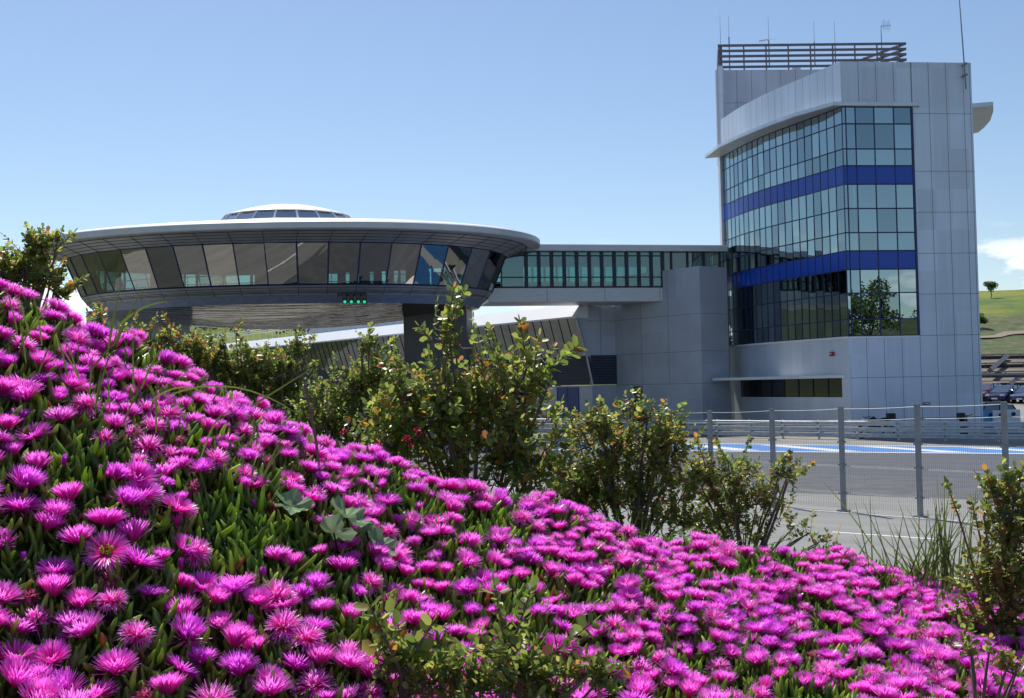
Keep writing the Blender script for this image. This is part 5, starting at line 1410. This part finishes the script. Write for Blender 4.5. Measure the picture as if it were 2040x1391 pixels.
# ================================================================ GRASSES, DEAD STEM, BIG LEAVES, RED CLOVER
def blade_tuft(name, label, blades, m_, width=.004, seed=1, cat='grass', kind=None, colr=(0.14, 0.20, 0.035)):
    """blades: list of (root, tip, sag)"""
    rng = np.random.default_rng(seed); V_, F_, Cc = [], [], []
    root = np.array(blades[0][0])
    for (a, b, sag) in blades:
        a = np.array(a); b = np.array(b); n_ = 8; sd = np.cross(b - a, [0, 1, 0.2]); sd /= np.linalg.norm(sd) + 1e-9; b0 = len(V_); k = rng.uniform(.7, 1.3)
        cc = tuple(x * k for x in colr)
        for j in range(n_ + 1):
            t = j / n_; p = a * (1 - t) + b * t + np.array([0, 0, 1]) * sag * 4 * t * (1 - t); w_ = width * (1 - t) ** .6 * (1 if t > 0 else .6) + .0004
            V_ += [p - sd * w_ / 2 - root, p + sd * w_ / 2 + np.array([0, .3 * w_, 0]) - root]; Cc += [cc, cc]
        for j in range(n_): F_.append((b0 + 2 * j, b0 + 2 * j + 1, b0 + 2 * j + 3, b0 + 2 * j + 2))
    o = link(name, bulk_mesh(name, np.array(V_), np.array(F_), np.array(Cc)), m_); o.location = root
    tag(o, label, cat, kind=kind); return o
def bpx(Y, lst):
    out = []
    for (u0, v0, u1, v1, sag) in lst: out.append((tuple(at(u0, v0, Y)), tuple(at(u1, v1, Y + .05)), sag))
    return out
blade_tuft('grass_tuft', 'tall grass tuft with three blades crossing the saucer column', bpx(3.2, [(215, 700, 243, 565, .02), (225, 690, 290, 572, .01), (235, 650, 338, 602, .02), (200, 770, 250, 640, 0), (215, 730, 235, 650, 0)]), M['blade'], .009, 2)
rg = random.Random(4); L1 = []
for k in range(26):
    u = rg.uniform(30, 560); v = 640 + (u - 30) * .42 + rg.uniform(20, 130); L1.append((u, v, u + rg.uniform(-45, 70), v - rg.uniform(40, 110), rg.uniform(.0, .04)))
L1 += [(330, 790, 600, 830, .05), (300, 800, 420, 790, .03), (500, 810, 620, 735, .0)]
blade_tuft('grass', 'thin pale grass blades poking through the flowers on the upper slope', bpx(2.75, L1), M['blade'], .006, 3, kind='stuff', colr=(.17, .21, .05))
L2 = []
for k in range(95):
    u = rg.gauss(1850, 55); v = 1185 + rg.uniform(-20, 40); L2.append((u, v, u + rg.gauss(0, 62), v - rg.uniform(70, 235), rg.uniform(-.02, .05)))
L2 += [(1740, 1180, 1733, 985, 0), (1760, 1180, 1700, 1060, 0), (1775, 1170, 1800, 1020, 0)]
blade_tuft('tall_grass', 'clump of tall thin green grass in front of the service road', bpx(4.6, L2), M['blade'], .007, 5, colr=(.12, .17, .04))
L3 = []
for k in range(60):
    u = rg.uniform(1380, 1900); v = 1090 + (u - 1380) * .13 + rg.uniform(0, 60); L3.append((u, v, u + rg.gauss(0, 30), v - rg.uniform(20, 60), .01))
for k in range(60):
    u = rg.uniform(700, 1380); v = 960 + (u - 700) * .17 + rg.uniform(0, 30); L3.append((u, v, u + rg.gauss(0, 30), v - rg.uniform(20, 70), .01))
blade_tuft('crest_grass', 'short grass along the crest of the bank at the foot of the shrubs', bpx(4.35, L3), M['blade'], .006, 6, kind='stuff', colr=(.11, .16, .03))

ds = thing('dead_stem', 'thin dark dead plant stem standing up from the flower crest', 'plant', at(640, 960, 3.3))
m_ = MB(); m_.tube([at(640, 970, 3.3), at(630, 880, 3.3), at(618, 820, 3.3), at(603, 745, 3.3)], [.004, .0045, .005, .0025], 6); m_.build('stem', M['bark'], ds)
m_ = MB(); m_.tube([at(618, 820, 3.3), at(640, 800, 3.3), at(668, 830, 3.35)], [.002, .0015, .001], 5); m_.build('side_twig', M['bark'], ds)

def mallow(u, v, Y, r, yaw, tilt, label):
    for _ in range(40):
        q = at(u, v, Y); Y += 0.4 * (q.z - 0.11 - float(bank_z(q.x, Y)))
    q = at(u, v, Y); base = Vector((q.x, Y + .02, float(bank_z(q.x, Y)) - .01))
    t = thing('mallow_leaf', label, 'leaf', base, 'large grey green leaves in the flower bank')
    V_, F_, Cc = [(0, 0, 0)], [], [(.14, .20, .10)]
    n_ = 60
    for ring_, k in ((1, .5), (2, 1.0)):
        for i in range(n_):
            a = 2 * math.pi * i / n_; lob = 1 - .16 * abs(math.sin(a * 2.5)) ** .6 * (k > .6) - (.45 if abs((a % (2 * math.pi)) - math.pi) < .15 else 0) * k
            z = .16 * r * math.sin(a * 5 + yaw) * k + .28 * r * k * k + .06 * r * math.sin(a * 13 + yaw) * k
            V_.append((r * k * lob * math.cos(a), r * k * lob * math.sin(a), z)); c_ = (.24 + .05 * math.cos(a * 10), .36 + .06 * math.cos(a * 10), .19); Cc.append(c_)
    for i in range(n_):
        j = (i + 1) % n_; F_.append((0, 1 + i, 1 + j, 0)); F_.append((1 + i, 1 + n_ + i, 1 + n_ + j, 1 + j))
    F_ = [f for f in F_]
    me = bpy.data.meshes.new('blade'); me.from_pydata([tuple((Euler((tilt, 0.2, yaw)).to_matrix() @ Vector(p)) + (q - base)) for p in V_], [], [f if f[0] != f[3] else f[:3] for f in F_])
    ca = me.color_attributes.new('tint', 'FLOAT_COLOR', 'POINT')
    ca.data.foreach_set('color', np.array([(*c_, 1) for c_ in Cc], dtype=np.float32).ravel())
    for p_ in me.polygons: p_.use_smooth = True
    link('blade', me, M['fuzzy'], t)
    m_ = MB(); m_.tube([base, base.lerp(q, .5) + Vector((.01, 0, 0)), q], .0025, 5); m_.build('stalk', M['ice'], t)
for a_ in [(580, 1008, 2.95, .058, .3, .5, 'ruffled green leaf at the upper left of the mallow patch'), (690, 1030, 2.85, .072, 1.2, .6, 'widest grey green leaf in the middle of the mallow patch'),
           (665, 1062, 2.75, .060, 2.4, .9, 'drooping green leaf at the bottom of the mallow patch'), (755, 1088, 2.75, .056, .9, .8, 'silvery pale leaf at the lower right of the mallow patch'), (730, 1060, 2.8, .035, 3.0, 1.2, 'small upright leaf beside the silvery mallow leaf'),
           (1362, 1070, 3.7, .030, .5, .2, 'small bright round leaf on the crest before the fence shrub')]:
    mallow(*a_)
def redflower(u, v, Y, label, s=1):
    s = s * 0.62
    q = at(u, v, Y); b0 = Vector((q.x, Y, float(bank_z(q.x, Y)))); t = thing('red_vetch_flower', label, 'flower', b0, 'small crimson flowers at the foot of the shrub')
    rng = np.random.default_rng(int(u)); n_ = 46; P = rng.normal(0, .009 * s, (n_, 3)) * np.array([1, 1, .8]); P += np.array(q - b0)
    cols = pick_cols(rng, n_, [(.42, .012, .05), (.30, .01, .06), (.5, .05, .12)], (3, 2, 1))
    V_, F_, c_ = leaf_cloud(P, rng.normal(0, 1, (n_, 3)) + np.array([0, 0, .6]), rng.uniform(.010, .018, n_) * s, rng, cols)
    link('head', bulk_mesh('head', V_, F_, c_), M['petal'], t)
    m_ = MB(); m_.tube([b0, q], .0016, 5); m_.build('stalk', M['ice'], t)
redflower(833, 860, 3.9, 'crimson clover-like flower highest at the foot of the carob shrub')
redflower(811, 874, 3.9, 'crimson flower just left of the highest one'); redflower(817, 889, 3.9, 'small crimson flower below the pair', .7)
redflower(687, 860, 3.7, 'crimson flower alone near the small leaved shrub', .8); redflower(753, 886, 3.8, 'crimson flower halfway between the alone one and the pair', .8)
redflower(829, 935, 3.75, 'faded pinkish crimson flower just above the magenta crest', .9)
print('objects', len(bpy.data.objects))
